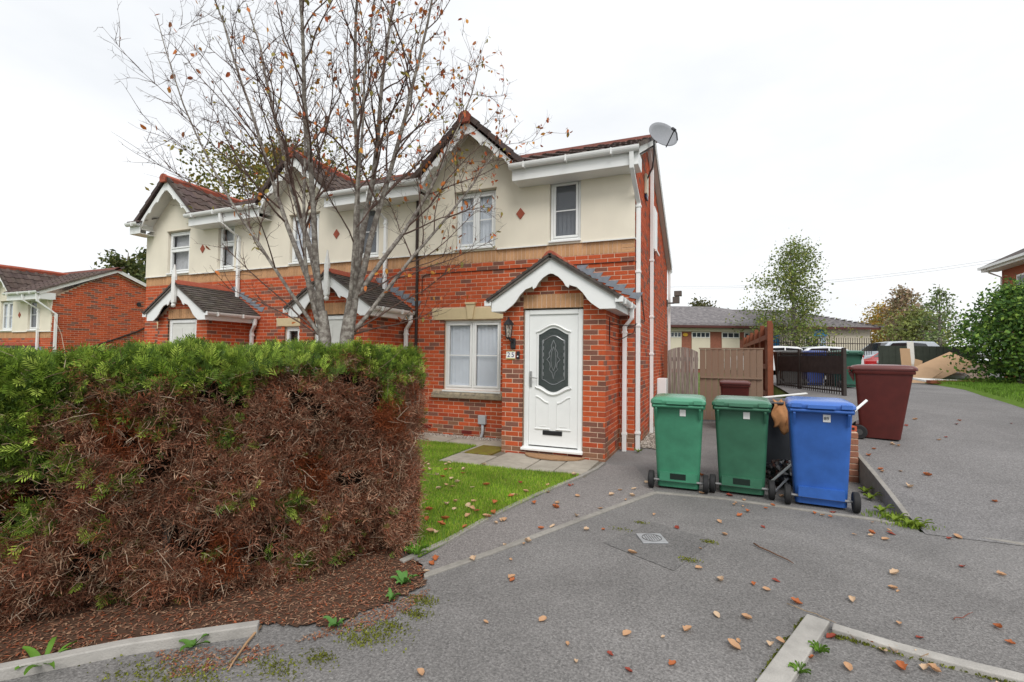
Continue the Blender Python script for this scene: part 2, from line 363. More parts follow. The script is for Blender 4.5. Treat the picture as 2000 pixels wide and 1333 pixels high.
# ================================================================== windows
def window(parent, x0, x1, z0, z1, y, cells, blinds='vertical', pane=None, bar=True, sillw=True):
    """white upvc window set in an opening at plane y (front face of frame)"""
    fw = .048; mb = MB()
    def frame(mb, a, b, c, d, w, y0, y1):
        mb.box(a, b, y0, y1, c, c+w); mb.box(a, b, y0, y1, d-w, d); mb.box(a, a+w, y0, y1, c+w, d-w); mb.box(b-w, b, y0, y1, c+w, d-w)
    frame(mb, x0, x1, z0, z1, fw, y, y+.07)
    xs = sorted(set(c[0] for c in cells)-{0}); zs = sorted(set(c[2] for c in cells)-{0})
    for t in xs:
        xx = x0+(x1-x0)*t; mb.box(xx-.022, xx+.022, y+.002, y+.068, z0+fw, z1-fw)
    for t in zs:
        zz = z0+(z1-z0)*t; mb.box(x0+fw, x1-fw, y+.004, y+.066, zz-.022, zz+.022)
    if sillw: mb.box(x0-.015, x1+.015, y-.09, y+.05, z0-.035, z0-.001)
    w = bevel(mb.build('window', whiteM, parent), .006, 2)
    for (a, b, c, d) in cells:
        aa, bb = x0+(x1-x0)*a+(fw if a == 0 else .022), x0+(x1-x0)*b-(fw if b == 1 else .022)
        cc, dd = z0+(z1-z0)*c+(fw if c == 0 else .022), z0+(z1-z0)*d-(fw if d == 1 else .022)
        m2 = MB(); frame(m2, aa+.003, bb-.003, cc+.003, dd-.003, .042, y-.012, y+.05); bevel(m2.build('sash', whiteM, w), .008, 2)
        pa, pb, pc, pd = aa+.045, bb-.045, cc+.045, dd-.045
        m3 = MB(); m3.box(pa-.004, pb+.004, y+.012, y+.022, pc-.004, pd+.004); m3.build('pane', pane or paneM, w)
        if bar:
            m4 = MB(); zz = (pc+pd)/2; m4.box(pa, pb, y+.006, y+.012, zz-.010, zz+.010); m4.build('glazing_bar', whiteM, w)
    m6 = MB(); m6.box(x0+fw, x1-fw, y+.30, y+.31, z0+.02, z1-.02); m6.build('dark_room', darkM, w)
    if blinds == 'vertical':
        m5 = MB(); xx = x0+fw+.01
        while xx < x1-fw-.05:
            t = .05; m5.add([(xx, y+.040, z0+.05), (xx+.085, y+.040+t, z0+.05), (xx+.085, y+.040+t, z1-.05), (xx, y+.040, z1-.05)], [(0, 1, 2, 3)]); xx += .078
        m5.build('blind_and_reflection', blindM, w)
    elif blinds == 'slats':
        m5 = MB(); zz = z0+.06
        while zz < z1-.06:
            m5.add([(x0+fw, y+.12, zz), (x1-fw, y+.12, zz), (x1-fw, y+.14, zz+.035), (x0+fw, y+.14, zz+.035)], [(0, 1, 2, 3)]); zz += .045
        m5.build('slatted_blind', pm('wood_blind', (.16, .08, .045), .6, .15), w)
    elif blinds == 'net':
        m5 = MB(); m5.box(x0+fw, x1-fw, y+.12, y+.125, z0+.05, z1-.05); m5.build('net_curtain', pm('net', (.55, .56, .58), .9, .2, 12), w)
    return w

# ================================================================== roof tiling
def tile_mesh(mb, O, U, V, N, w, l, t=.018, c=None, wave=.028, flat=False):
    """one interlocking tile: origin O (lower left), U across, V up-slope, N normal"""
    prof = [0, .16, .34, .5, .66, .84, 1.0] if not flat else [0, 1]
    hh = [0, 1, 1, .15, .0, .0, .05] if not flat else [0, 0]
    top = []; low = []
    for p, h in zip(prof, hh):
        for q, lift in ((0, t), (1, .0)):
            top.append(O+U*(p*w)+V*(q*l)+N*(lift+h*wave))
        low.append(O+U*(p*w)+N*(h*wave-.004))
    n = len(prof); Vv = top+low; F = []
    for i in range(n-1):
        F.append((2*i, 2*i+2, 2*i+3, 2*i+1)); F.append((2*n+i, 2*n+i+1, 2*i+2, 2*i))
    F.append((2*n, 0, 1)); F.append((2*n+n-1, 2*(n-1)+1, 2*(n-1)))
    mb.add(Vv, F, 0, c)
def tcol(b=(.085, .060, .052)):
    k = random.uniform(.75, 1.25); return tuple(np.array(b)*k*np.array([1, random.uniform(.94, 1.04), random.uniform(.92, 1.05)]))

# ================================================================== the terraced house
HW = 4.27
def gable_board(mb, cx, y0, y1, apexz, pts, m=0):
    """pts: right half lower outline (dx,z) from apex inner to the end, then outer back up; mirrored"""
    for s in (1, -1):
        poly = [(cx+s*dx, z) for dx, z in pts]
        if s < 0: poly = poly[::-1]
        mb.prism(poly, 'y', y0, y1, m)
def pipe_clip(mb, x, y, z, w=.085): mb.box(x-w/2, x+w/2, y-.045, y+.04, z-.02, z+.02)

def make_house(label, loc, main=False, right_end=False, left_end=False, detail=2, cells_style='casement', porch_style=0):
    H = empty('terraced_house', loc); tag(H, label, 'house', 'terraced houses of the same design')
    X0 = -HW
    # openings -----------------------------------------------------------
    gw = (-3.605, -2.405, .862, 2.19) if porch_style == 0 else (-3.50, -3.06, 1.05, 2.12)
    fl = (-3.375, -2.545, 3.56, 4.63); fr = (-1.475, -.925, 3.56, 4.64)
    lint = (-3.89, -2.24, 2.205, 2.425) if porch_style == 0 else (-3.76, -2.80, 2.135, 2.32)
    # mortar core: front and side
    mb = MB(); panel(mb, 'front', .004, X0, -.004, -.06, 3.49, [gw], .12)
    Yb = 6.2; yr, zr, ze, zb = 1.95, 5.98, 4.72, 4.22     # side wall line under the roof
    def roof_side(y): return ze+(zr-ze)*(y/yr) if y < yr else zr+(zb-zr)*((y-yr)/(Yb-yr))
    sideholes = [(2.55, 3.05, 3.9, 4.75)] if main else []
    mb.add([(-.004, 0.004, -.06), (-.004, Yb, -.06), (-.004, Yb, zb), (-.004, yr, zr), (-.004, .004, ze)], [(0, 1, 2, 3, 4)])
    mb.add([(X0, 0.008, -.06), (X0, 0.008, ze), (X0, yr, zr), (X0, Yb, zb), (X0, Yb, -.06)], [(0, 1, 2, 3, 4)])
    mb.add([(X0, Yb, -.06), (X0, Yb, zb), (-.008, Yb, zb), (-.008, Yb, -.06)], [(0, 1, 2, 3)])
    mb.build('wall', mortarM, H)
    # bricks --------------------------------------------------------------
    rects = []
    holes = [gw, lint, (-3.84, -2.33, .70, .862), (-1.86, -.28, -1, 2.5)]
    for r in bond(X0, 0, -.03, 3.27, 3.27, holes, 0.0): rects.append(('front', 0.0, r))
    porchx0, porchx1, py = -1.885, -.25, -1.1
    dx0, dx1, dz1 = -1.54, -.585, 2.245
    lh = [(dx0, dx1, .10, 2.47), (dx0, dx1, 2.25, 2.47)]
    for r in bond(porchx0, porchx1, -.03, 2.82, 3.27, lh, porchx1, zfn=lambda x: 2.92-.72*abs(x+1.05)): rects.append(('front', py, r))
    for r in bond(py, -.004, -.03, 2.30, 3.27, (), py+.0): rects.append(('right', porchx1, r))
    if right_end or main:
        for r in bond(0.0, Yb, -.03, 6.0, 3.27, sideholes, 0.0, zfn=roof_side): rects.append(('right', 0.0, r))
    # tan soldier course
    sold = []; x = -.222
    sold += [('front', -.001, (-.22, -.002, 3.27+.075*i+.004, 3.27+.075*(i+1)-.004)) for i in range(3)]
    while x > X0+.03:
        sold.append(('front', -.001, (x-.066, x, 3.274, 3.49))); x -= .075
    x = dx0+.004
    while x < dx1-.03: sold.append(('front', py-.001, (x, min(x+.066, dx1), 2.262, 2.474))); x += .0755
    allb = [('red',)+r for r in rects]+[('tan',)+r for r in sold]
    def score(t):
        _, pl, pos, (s, e, a, b) = t
        c = np.array([(s+e)/2, pos, (a+b)/2]) if pl == 'front' else np.array([pos, (s+e)/2, (a+b)/2])
        v = CAMN-(c+np.array(loc)); d2 = v@v; nrm = v[1]*-1 if pl == 'front' else v[0]
        vis = 1.0
        if pl == 'right' and c[1] > .0 and pos == 0.0: vis = .3
        return max(0, nrm)/d2**1.5*(e-s)*(b-a)*vis
    reds = [t for t in allb if t[0] == 'red']; tans = [t for t in allb if t[0] == 'tan']
    single = []
    if main:
        reds.sort(key=score, reverse=True); tans.sort(key=score, reverse=True)
        single = reds[:300]+tans; rest = reds[300:]
        shared = {}
        for kind, pl, pos, (s, e, a, b) in single:
            key = (kind, pl, round(e-s, 3), round(b-a, 3), random.randrange(10), (a+b)/2 < .3)
            if key not in shared:
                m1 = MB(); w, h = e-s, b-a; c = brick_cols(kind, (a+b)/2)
                if pl == 'front': m1.box(-w/2, w/2, 0, .03, -h/2, h/2, 0, c, skip=('k',))
                else: m1.box(-.03, 0, -w/2, w/2, -h/2, h/2, 0, c, skip=('l',))
                shared[key] = bevel(m1.build('brick' if kind == 'red' else 'soldier_brick', brickM, H), .0025, 1)
                ob = shared[key]
            else:
                ob = shared[key].copy(); COL.objects.link(ob)
            o = random.uniform(-.0018, .0012)
            ob.location = ((s+e)/2, pos+o, (a+b)/2) if pl == 'front' else (pos-o, (s+e)/2, (a+b)/2)
    else:
        rest = reds+tans
    mbr = MB()
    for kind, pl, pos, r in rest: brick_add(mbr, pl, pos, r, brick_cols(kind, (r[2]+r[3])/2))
    if rest: stuff(mbr.build('bricks', brickM, H))
    # cream render upstairs --------------------------------------------------
    mb = MB(); ry = -.022; hol = [(fl[0]-.01, fl[1]+.01, fl[2]-.03, fl[3]+.01), (fr[0]-.01, fr[1]+.01, fr[2]-.03, fr[3]+.01)]
    panel(mb, 'front', ry, X0, 0.0, 3.492, 4.70, hol, .11)
    mb.add([(-4.035, ry, 4.70), (-1.965, ry, 4.70), (-1.965, ry, 4.845), (-3.0, ry, 5.835), (-4.035, ry, 4.845)], [(0, 1, 2, 3, 4)])
    mb.add([(0, ry, 3.492), (0, .02, 3.492), (0, .02, 4.70), (0, ry, 4.70)], [(0, 1, 2, 3)])
    mb.add([(X0, ry, 3.492), (X0, ry, 4.70), (X0, .02, 4.70), (X0, .02, 3.492)], [(0, 1, 2, 3)])
    mb.add([(X0, ry, 3.492), (X0, .02, 3.492), (0, .02, 3.492), (0, ry, 3.492)], [(0, 1, 2, 3)])
    mb.build('render_coat', renderM, H)
    for a, b in ((X0, fl[0]-.05), (fl[1]+.05, fr[0]-.05), (fr[1]+.05, .012)):
        mb = MB(); mb.box(a, b, -.045, -.0225, 3.484, 3.505)
        if b == .012 and right_end: mb.box(.0, .012, -.0225, .10, 3.484, 3.505)
        mb.build('render_bead', whitepaint, H)
    # diamond tile
    mb = MB(); r = .105; mb.prism([(-2.035-r*.8, 4.11), (-2.035, 4.11-r), (-2.035+r*.8, 4.11), (-2.035, 4.11+r)], 'y', -.038, -.023); mb.build('diamond_tile', terraM, H)
    # windows ----------------------------------------------------------------
    if cells_style == 'casement':
        window(H, *fl, .035, [(0, .5, 0, 1), (.5, 1, 0, 1)])
        window(H, *fr, .035, [(0, 1, 0, 1)], 'vertical', glass('reflection_pane', (.02, .022, .026), .03, .62))  # slats and darker pane imitate a streaky tree reflection, no blind here
    else:
        window(H, *fl, .035, [(0, 1, 0, .58), (0, 1, .58, 1)], 'net', bar=False)
        window(H, *fr, .035, [(0, 1, 0, .58), (0, 1, .58, 1)], 'net', bar=False)
    if porch_style == 0: window(H, *gw, .06, [(0, .5, 0, 1), (.5, 1, 0, 1)])
    else: window(H, *gw, .06, [(0, 1, 0, 1)], 'slats', bar=False)
    for q in (fl, fr):
        mb = MB(); mb.box(q[0]-.03, q[1]+.03, -.05, -.0225, q[3]+.012, q[3]+.03)
        mb.build('window_drip', pm('drip', (.35, .30, .22), .8), H)
    mb = MB(); l0, l1, lz0, lz1 = lint; mb.prism([(l0+.07, lz0), (l1-.07, lz0), (l1, lz1), (l0, lz1)], 'y', -.018, .05)
    o = bevel(mb.build('lintel', stoneM, H), .006)
    if porch_style == 0:
        mb = MB(); mb.prism([(-3.075, lz0+.002), (-2.975, lz0+.002), (-2.925, lz1+.09), (-3.125, lz1+.09)], 'y', -.055, .02); mb.prism([(-3.125, lz1+.06), (-2.925, lz1+.06), (-2.91, lz1+.1), (-3.14, lz1+.1)], 'y', -.07, .02)
        bevel(mb.build('keystone', stoneM, H), .005)
        mb = MB(); mb.prism([(-.075, .715), (-.075, .79), (.02, .845), (.06, .845), (.06, .715)], 'x', -3.83, -2.345)
        bevel(mb.build('stone_sill', sillM, H), .006)
    # eaves -----------------------------------------------------------------
    ex0, ex1 = -2.06, (.10 if right_end else HW-3.96)
    segs = [(ex0, ex1)]
    if left_end: segs.append((X0-.10, -3.95))
    elif not main: segs.append((X0, -3.95)) if False else None
    segs = [s for s in segs if s]
    for a, b in segs:
        mb = MB(); mb.box(a, b, -.385, -.365, 4.585, 4.83); mb.box(a, b, -.364, .0, 4.585, 4.60)
        mb.box(a-.004, a+.016, -.384, -.0, 4.60, 4.80)
        if b == .10: mb.box(b-.02, b, -.364, .05, 4.60, 4.82)
        bevel(mb.build('fascia_and_soffit', whiteM, H), .004, 1)
        mb = MB(); n = 10; pr = [(-.445+.062*math.cos(math.pi+math.pi*i/n), 4.855+.085*math.sin(math.pi+math.pi*i/n)) for i in range(n+1)]
        pr2 = [(-.445+.056*math.cos(math.pi+math.pi*i/n), 4.857+.078*math.sin(math.pi+math.pi*i/n)) for i in range(n, -1, -1)]
        mb.prism(pr+pr2, 'x', a-.03, b+.03)
        k = a+.25
        while k < b: mb.box(k-.012, k+.012, -.512, -.38, 4.762, 4.862); k += .75
        mb.build('gutter', whiteM, H)
    # gable bargeboard
    mb = MB(); pts = [(0, 5.60), (.06, 5.585), (.16, 5.50), (.235, 5.43), (.30, 5.335), (.335, 5.325), (.36, 5.345), (.46, 5.275), (.545, 5.19), (.60, 5.085), (.635, 5.075), (.66, 5.10), (.76, 5.02), (.85, 4.905), (.92, 4.78), (1.0, 4.70), (1.04, 4.70), (1.04, 4.86), (0, 5.845)]
    gable_board(mb, -3.0, -.36, -.335, 5.8, pts); bevel(mb.build('bargeboard', whiteM, H), .003, 1)
    mb = MB()
    for s in (1, -1):
        mb.add([(-3.0, -.335, 5.83), (-3.0, -.022, 5.83), (-3.0+s*1.03, -.022, 4.845), (-3.0+s*1.03, -.335, 4.845)], [(0, 1, 2, 3)])
        a, b = sorted((-3.0+s*.94, -3.0+s*1.04)); mb.box(a, b, -.334, -.023, 4.70, 4.715); mb.box(b-.015 if s > 0 else a, b if s > 0 else a+.015, -.334, -.023, 4.715, 4.84)
    mb.build('gable_soffit', whitepaint, H)
    # gable roof tiles ----------------------------------------------------------
    Lg = math.hypot(1.10, 1.04); singles = not main and detail >= 2
    small = MB()
    for s in (1, -1):
        Vd = Vector((-s*1.10, 0, 1.04)).normalized(); Nn = Vector((s*1.04, 0, 1.10)).normalized(); Ud = Vector((0, 1, 0)) if s > 0 else Vector((0, -1, 0))
        rows = 5; g = Lg/rows
        for r in range(rows):
            zz = 4.86+1.04*(r/rows); yend = (zz-4.87)/.49-.1; x = -3.0+s*(1.10-1.10*r/rows)
            cols = max(1, int(math.ceil((yend+.40)/.27)))
            for c in range(cols):
                y = -.40+c*.27 if s > 0 else -.40+(c+1)*.27
                m1 = MB() if (singles and s > 0) else small
                tile_mesh(m1, Vector((x, y, zz)), Ud, Vd, Nn, .27, g*1.06, c=tcol())
                if singles and s > 0: m1.build('roof_tile', tileM, H)
    # verge edge closing strip
    for s in (1, -1):
        for r in range(5):
            t0, t1 = r/5, (r+1.04)/5
            p0 = (-3.0+s*1.12*(1-t0), 4.852+1.045*t0); p1 = (-3.0+s*1.12*(1-t1), 4.852+1.045*t1)
            small.prism([p0, p1, (p1[0]+s*.055, p1[1]+.055), (p0[0]+s*.06, p0[1]+.08)] if s > 0 else [(p0[0]+s*.06, p0[1]+.08), (p1[0]+s*.055, p1[1]+.055), p1, p0], 'y', -.415, -.345, 0, tcol((.075, .055, .05)))
    # main roof: front slope as rows
    Vm = Vector((0, 2.35, 1.13)).normalized(); Nm = Vector((0, -1.13, 2.35)).normalized()
    for (a, b) in ([(-2.6, ex1+.02)]+([(X0-.12, -3.4)] if left_end else [])):
        rows = 8; g = math.hypot(2.35, 1.13)/rows
        for r in range(rows):
            zrow = 4.855+1.13*(r+.6)/rows; half = max(0, 1.10*(1-(zrow-4.86)/1.04))-.12
            if a > -3: x = -3.0+half; b2 = b
            else: x = a; b2 = -3.0-half
            b_ = b; b = b2
            while x < b-.05:
                w = min(.3, b-x)
                tile_mesh(small, Vector((x, -.45+2.35*r/rows, 4.855+1.13*r/rows)), Vector((1, 0, 0)), Vm, Nm, w, g*1.05, c=tcol()); x += .3
            b = b_
    # rear slope and verge
    rx = .12 if right_end else 0
    small.add([(X0, 1.90, 6.0), (rx, 1.90, 6.0), (rx, 6.45, 4.14), (X0, 6.45, 4.14)], [(3, 2, 1, 0)], 0, tcol())
    small.add([(X0, 1.90, 5.95), (rx, 1.90, 5.95), (rx, 6.45, 4.08), (X0, 6.45, 4.08)], [(0, 1, 2, 3)], 0, tcol())
    stuff(small.build('roof', tileM, H))
    if right_end:
        mb = MB()
        mb.prism([(-.40, 4.74), (-.40, 4.87), (1.90, 5.99), (6.45, 4.12), (6.45, 3.99), (1.90, 5.86)], 'x', .10, .118)
        mb.add([(0, -.38, 4.70), (.10, -.38, 4.70), (.10, 1.9, 5.80), (0, 1.9, 5.80)], [(0, 1, 2, 3)]); mb.add([(0, 1.9, 5.80), (.10, 1.9, 5.80), (.10, 6.4, 3.96), (0, 6.4, 3.96)], [(0, 1, 2, 3)])
        mb.build('verge_board', whitepaint, H)
        mb = MB(); t = -.45
        while t < 1.85:
            z = 4.86+1.13*(t+.45)/2.35; mb.prism([(t, z-.02), (t, z+.05), (t+.28, z+.135+.03), (t+.28, z+.135-.03)], 'x', .10, .15, 0, tcol((.11, .085, .075))); t += .285
        stuff(mb.build('verge_tiles', tileM, H))
    # ridges
    mb = MB(); hexa = lambda cx, cz, r: [(cx+r*math.cos(R_(a)), cz+r*math.sin(R_(a))) for a in (-40, 20, 60, 90, 120, 160, 220)]
    k = 0; y = -.43
    while y < 1.75: mb.prism(hexa(-3.0, 5.87, .115+.004*(k % 2)), 'y', y, min(y+.44, 1.8)); y += .44; k += 1
    mb.prism(hexa(-3.0, 5.87, .13), 'y', -.455, -.40)
    mb.build('gable_ridge', terraM, H)
    mb = MB(); x = X0; k = 0
    while x < rx-.01: mb.prism([(1.90-.13, 5.93), (1.90-.09, 6.03), (1.90, 6.07), (1.90+.09, 6.03), (1.90+.13, 5.93)], 'x', x, min(x+.447, rx+.03)); x += .45
    mb.build('ridge', pm('ridge_brown', (.17, .06, .045), .75, .15, 12), H)
    # ---------------------------------------------------------------- porch
    mb = MB(); panel(mb, 'front', py+.004, porchx0, porchx1-.004, -.06, 2.30, [(dx0, dx1, .10, 2.26)], .1)
    mb.add([(porchx0, py+.004, 2.30), (porchx1-.004, py+.004, 2.30), (-1.05, py+.004, 2.92)], [(0, 1, 2)])
    mb.add([(porchx1-.004, py+.004, -.06), (porchx1-.004, 0, -.06), (porchx1-.004, 0, 2.30), (porchx1-.004, py+.004, 2.30)], [(0, 1, 2, 3)])
    mb.add([(porchx0, py+.008, -.06), (porchx0, py+.008, 2.30), (porchx0, 0, 2.30), (porchx0, 0, -.06)], [(0, 1, 2, 3)])
    mb.add([(porchx0+.3, py+.5, .0), (porchx1-.3, py+.5, .0), (porchx1-.3, py+.5, 2.3), (porchx0+.3, py+.5, 2.3)], [(0, 1, 2, 3)])
    mb.build('porch_wall', mortarM, H)
    # left return of the porch, bricks
    bf = -1.27; ac = -1.045
    mb = MB(); pts = [(0, 2.755), (.035, 2.75), (.12, 2.70), (.19, 2.63), (.235, 2.555), (.25, 2.55), (.275, 2.53), (.29, 2.575), (.32, 2.56), (.40, 2.535), (.49, 2.45), (.56, 2.35), (.615, 2.295), (.74, 2.207), (.965, 2.207), (.965, 2.41), (0, 3.0)]
    gable_board(mb, ac, bf, bf+.022, 3.0, pts); bb = mb.build('porch_bargeboard', whiteM, H); bevel(bb, .003, 1)
    for s in (1, -1):
        mb = MB()
        a, b = sorted((ac+s*.945, ac+s*.965)); mb.box(a, b, bf+.022, -.005, 2.207, 2.40)
        a, b = sorted((ac+s*.79, ac+s*.9455)); mb.box(a, b, bf+.022, -.005, 2.209, 2.219)
        mb.build('porch_fascia', whiteM, H)
    # porch roof tiles (small)
    mb = MB(); rows = 12
    for s in (1, -1):
        tot = Vector((-s*1.03, 0, .655)); Vd = tot.normalized(); Nn = Vector((s*.655, 0, 1.03)).normalized(); Ud = Vector((0, 1, 0))*s; g = tot.length/rows
        for r in range(rows):
            O = Vector((ac+s*1.03, 0, 2.385))+Vd*(g*r); y = bf-.05-(.085 if r % 2 else 0)
            while y < -.01:
                ya, yb2 = max(y, bf-.045), min(y+.165, -.004)
                if yb2-ya > .02:
                    oo = O+Vector((0, ya+.003 if s > 0 else yb2-.003, 0)); tile_mesh(mb, oo+Nn*random.uniform(0, .004), Ud, Vd, Nn, yb2-ya-.006, g*1.5, t=.020, c=tcol((.085, .075, .066)), flat=True)
                y += .165
    mb.add([(ac-1.0, bf-.03, 2.385), (ac, bf-.03, 3.03), (ac, -.005, 3.03), (ac-1.0, -.005, 2.385)], [(0, 1, 2, 3), (3, 2, 1, 0)][:1], 0, (.05, .045, .04))
    mb.add([(ac+1.0, bf-.03, 2.385), (ac+1.0, -.005, 2.385), (ac, -.005, 3.03), (ac, bf-.03, 3.03)], [(0, 1, 2, 3)], 0, (.05, .045, .04))
    stuff(mb.build('porch_roof', tileM, H))
    mb = MB()
    for s in (1, -1):
        e0 = Vector((ac+s*1.03, 0, 2.375)); tt = Vector((-s*1.03, 0, .655)); nn = Vector((s*.655, 0, 1.03)).normalized()
        q = [e0-nn*.045, e0+tt-nn*.045, e0+tt-nn*.012, e0-nn*.012]; mb.prism([(p.x, p.z) for p in (q if s > 0 else q[::-1])], 'y', bf-.035, bf-.002, 0, (.20, .18, .16))
        for r in range(12):
            p0 = e0+tt*(r/12); p1 = e0+tt*((r+1.35)/12); q = [p0-nn*.011, p1-nn*.011, p1+nn*.012, p0+nn*.034]
            mb.prism([(p.x, p.z) for p in (q if s > 0 else q[::-1])], 'y', bf-.055-.002*(r % 2), bf-.003, 0, tcol((.075, .062, .055)))
    stuff(mb.build('porch_verge', tileM, H))
    mb = MB(); y = bf-.05
    while y < -.02: mb.prism([(ac-.13, 2.985), (ac-.06, 3.075), (ac, 3.10), (ac+.06, 3.075), (ac+.13, 2.985), (ac, 3.05)], 'y', y, min(y+.3, -.003)); y += .305
    mb.build('porch_ridge', terraM, H)
    # stepped lead flashing
    for k in range(8):
        x1 = ac+.20+k*.132; zt = 3.105-.0735*k
        m1 = MB(); m1.prism([(x1-.17, zt-.075), (x1-.02, zt-.115), (x1+.06, zt), (x1-.13, zt)], 'y', -.007-.0006*k, -.0025); m1.build('lead_flashing', leadM, H)
    # porch gutters and pipe
    for s in (1, -1):
        gx = ac+s*1.02; mb = MB(); n = 8
        pr = [(gx+.052*math.cos(math.pi+math.pi*i/n), 2.375+.075*math.sin(math.pi+math.pi*i/n)) for i in range(n+1)]
        mb.prism(pr, 'y', bf-.02, -.02)
        mb.box(gx-.056, gx+.056, bf-.03, bf-.015, 2.30, 2.38)
        for k in (-1.05, -.45): mb.box(gx-.06, gx+.06, k-.012, k+.012, 2.295, 2.38)
        mb.build('porch_gutter', whiteM, H)
    mb = MB(); pxx = -.145; mb.sqtube([(pxx, -.10, -.02), (pxx, -.10, 2.02), (ac+1.02, -.13, 2.16), (ac+1.02, -.13, 2.31)], .066, .066)
    for z in (.28, 1.93): pipe_clip(mb, pxx, -.09, z)
    bevel(mb.build('porch_downpipe', whiteM, H), .006, 1)
    if not main:
        mb = MB(); xx = -.72; mb.sqtube([(xx, -.055, 2.84), (xx, -.055, 4.28), (xx-.16, -.41, 4.56), (xx-.16, -.43, 4.79)], .068, .068)
        for z in (3.6, 4.2): pipe_clip(mb, xx, -.055, z)
        bevel(mb.build('downpipe', whiteM, H), .006, 1)
        mb = MB(); mb.loft([rring(ac, bf-.038, .02, .02, .004, 3.42, 1), rring(ac, bf-.038, .05, .05, .01, 3.30, 1), rring(ac, bf-.038, .105, .07, .012, 3.16, 1), rring(ac, bf-.038, .105, .07, .012, 2.60, 1), rring(ac, bf-.038, .07, .06, .012, 2.575, 1)])
        fo = mb.build('porch_finial', whitepaint, H)
        mb = MB(); mb.loft([[(ac+r*math.cos(a), bf-.038+r*math.sin(a), z) for a in np.linspace(0, 6.283, 12, endpoint=False)] for r, z in ((.012, 2.58), (.035, 2.565), (.048, 2.535), (.035, 2.50), (.010, 2.488))]); mb.build('finial_ball', whitepaint, fo, smooth=True)
    if left_end:
        mb = MB(); mb.box(-2.62, -2.50, -.075, -.0225, 4.78, 5.0); bevel(mb.build('alarm_box', pm('ivory_box', (.66, .62, .50), .5, .05), H), .01)
    # door ------------------------------------------------------------------
    fy = py+.035
    mb = MB(); f = .075
    mb.box(dx0+.012, dx0+.012+f, fy, fy+.07, .13, 2.238); mb.box(dx1-.012-f, dx1-.012, fy, fy+.07, .13, 2.238); mb.box(dx0+.012+f, dx1-.012-f, fy, fy+.07, 2.238-f, 2.238)
    fr_ = bevel(mb.build('door_frame', whiteM, H), .01, 2)
    mb = MB(); mb.prism([(py-.055, .085), (py-.055, .118), (py+.05, .135), (py+.12, .135), (py+.12, .085)], 'x', dx0-.005, dx1+.01); bevel(mb.build('door_sill', whiteM, H), .006, 2)
    a, b = dx0+.09, dx1-.09; mb = MB()
    gtop = lambda t, zc, hgt: zc+hgt*(.5+.5*math.cos(math.pi*2*(t-.5)))   # ogee
    dr_y = fy+.022; cxm = (a+b)/2
    if porch_style == 0:
        W = .237; n = 18
        topc = [(cxm-W+2*W*i/n, 1.855+.10*(.5+.5*math.cos(2*math.pi*(i/n-.5)))**.8) for i in range(n+1)]
        botc = [(cxm-W+2*W*i/n, 1.075-.10*(.5+.5*math.cos(2*math.pi*(i/n-.5)))**.8) for i in range(n+1)]
        # slab with glazed hole: left, right, top, bottom strips
        Z0, Z1 = .155, 2.16
        def quadstrip(c, zlim):
            for i in range(n): mb.add([(c[i][0], dr_y, c[i][1]), (c[i+1][0], dr_y, c[i+1][1]), (c[i+1][0], dr_y, zlim), (c[i][0], dr_y, zlim)], [(0, 1, 2, 3) if zlim > c[i][1] else (3, 2, 1, 0)])
        quadstrip(topc, Z1); quadstrip(botc, Z0)
        for u, v in ((a, cxm-W), (cxm+W, b)): mb.add([(u, dr_y, Z0), (v, dr_y, Z0), (v, dr_y, Z1), (u, dr_y, Z1)], [(0, 1, 2, 3)])
        mb.box(a, b, dr_y+.03, dr_y+.05, Z0, Z1)
        door = mb.build('front_door', whiteM, H)
        mb = MB(); loop = topc+botc[::-1]; mb.add([(x, dr_y+.012, z) for x, z in loop], [tuple(range(len(loop)))])
        gl = mb.build('door_glass', pm('obscured_glass', (.030, .042, .040), .12, .5, 90, .8, 220, .6), door)
        # cames
        mb = MB(); sc = lambda x, z, k: (cxm+(x-cxm)*k, dr_y+.008, 1.465+(z-1.465)*k)
        lp = [sc(x, z, .76) for x, z in loop]; lp.append(lp[0]); mb.tube(lp, .006, 5, cap=False)
        for s in (-1, 1):
            P = [(s*.0, .30), (s*.035, .22), (s*.03, .17), (s*.07, .10), (s*.06, .05), (s*.105, 0), (s*.06, -.05), (s*.05, -.11), (s*.065, -.15), (s*.02, -.20), (s*.0, -.29)]
            mb.tube([(cxm+q[0], dr_y+.008, 1.47+q[1]) for q in P], .0055, 5)
            P = [(s*.0, .20), (s*.03, .12), (s*.04, 0), (s*.03, -.10), (0, -.17)]
            mb.tube([(cxm+q[0], dr_y+.008, 1.47+q[1]) for q in P], .0045, 5)
            for zz in np.linspace(1.25, 1.75, 6): mb.tube([(cxm+s*.165, dr_y+.009, zz-.03), (cxm+s*.165, dr_y+.009, zz+.03)], .007, 5)
        mb.build('leading', pm('came', (.34, .35, .36), .3, .2, 30, 0, 60, .6, metallic=.6), door)
        mb = MB()
        o1 = [(cxm-.275, dr_y-.004, 1.89)]+[(cxm+(x-cxm)*1.10, dr_y-.004, z+.045) for x, z in topc]+[(cxm+.275, dr_y-.004, 1.89)]
        mb.tube(o1, .017, 6); mb.tube([(cxm-.285, dr_y-.004, 1.05)]+[(cxm+(x-cxm)*1.10, dr_y-.004, z-.04) for x, z in botc]+[(cxm+.285, dr_y-.004, 1.05)], .019, 6)
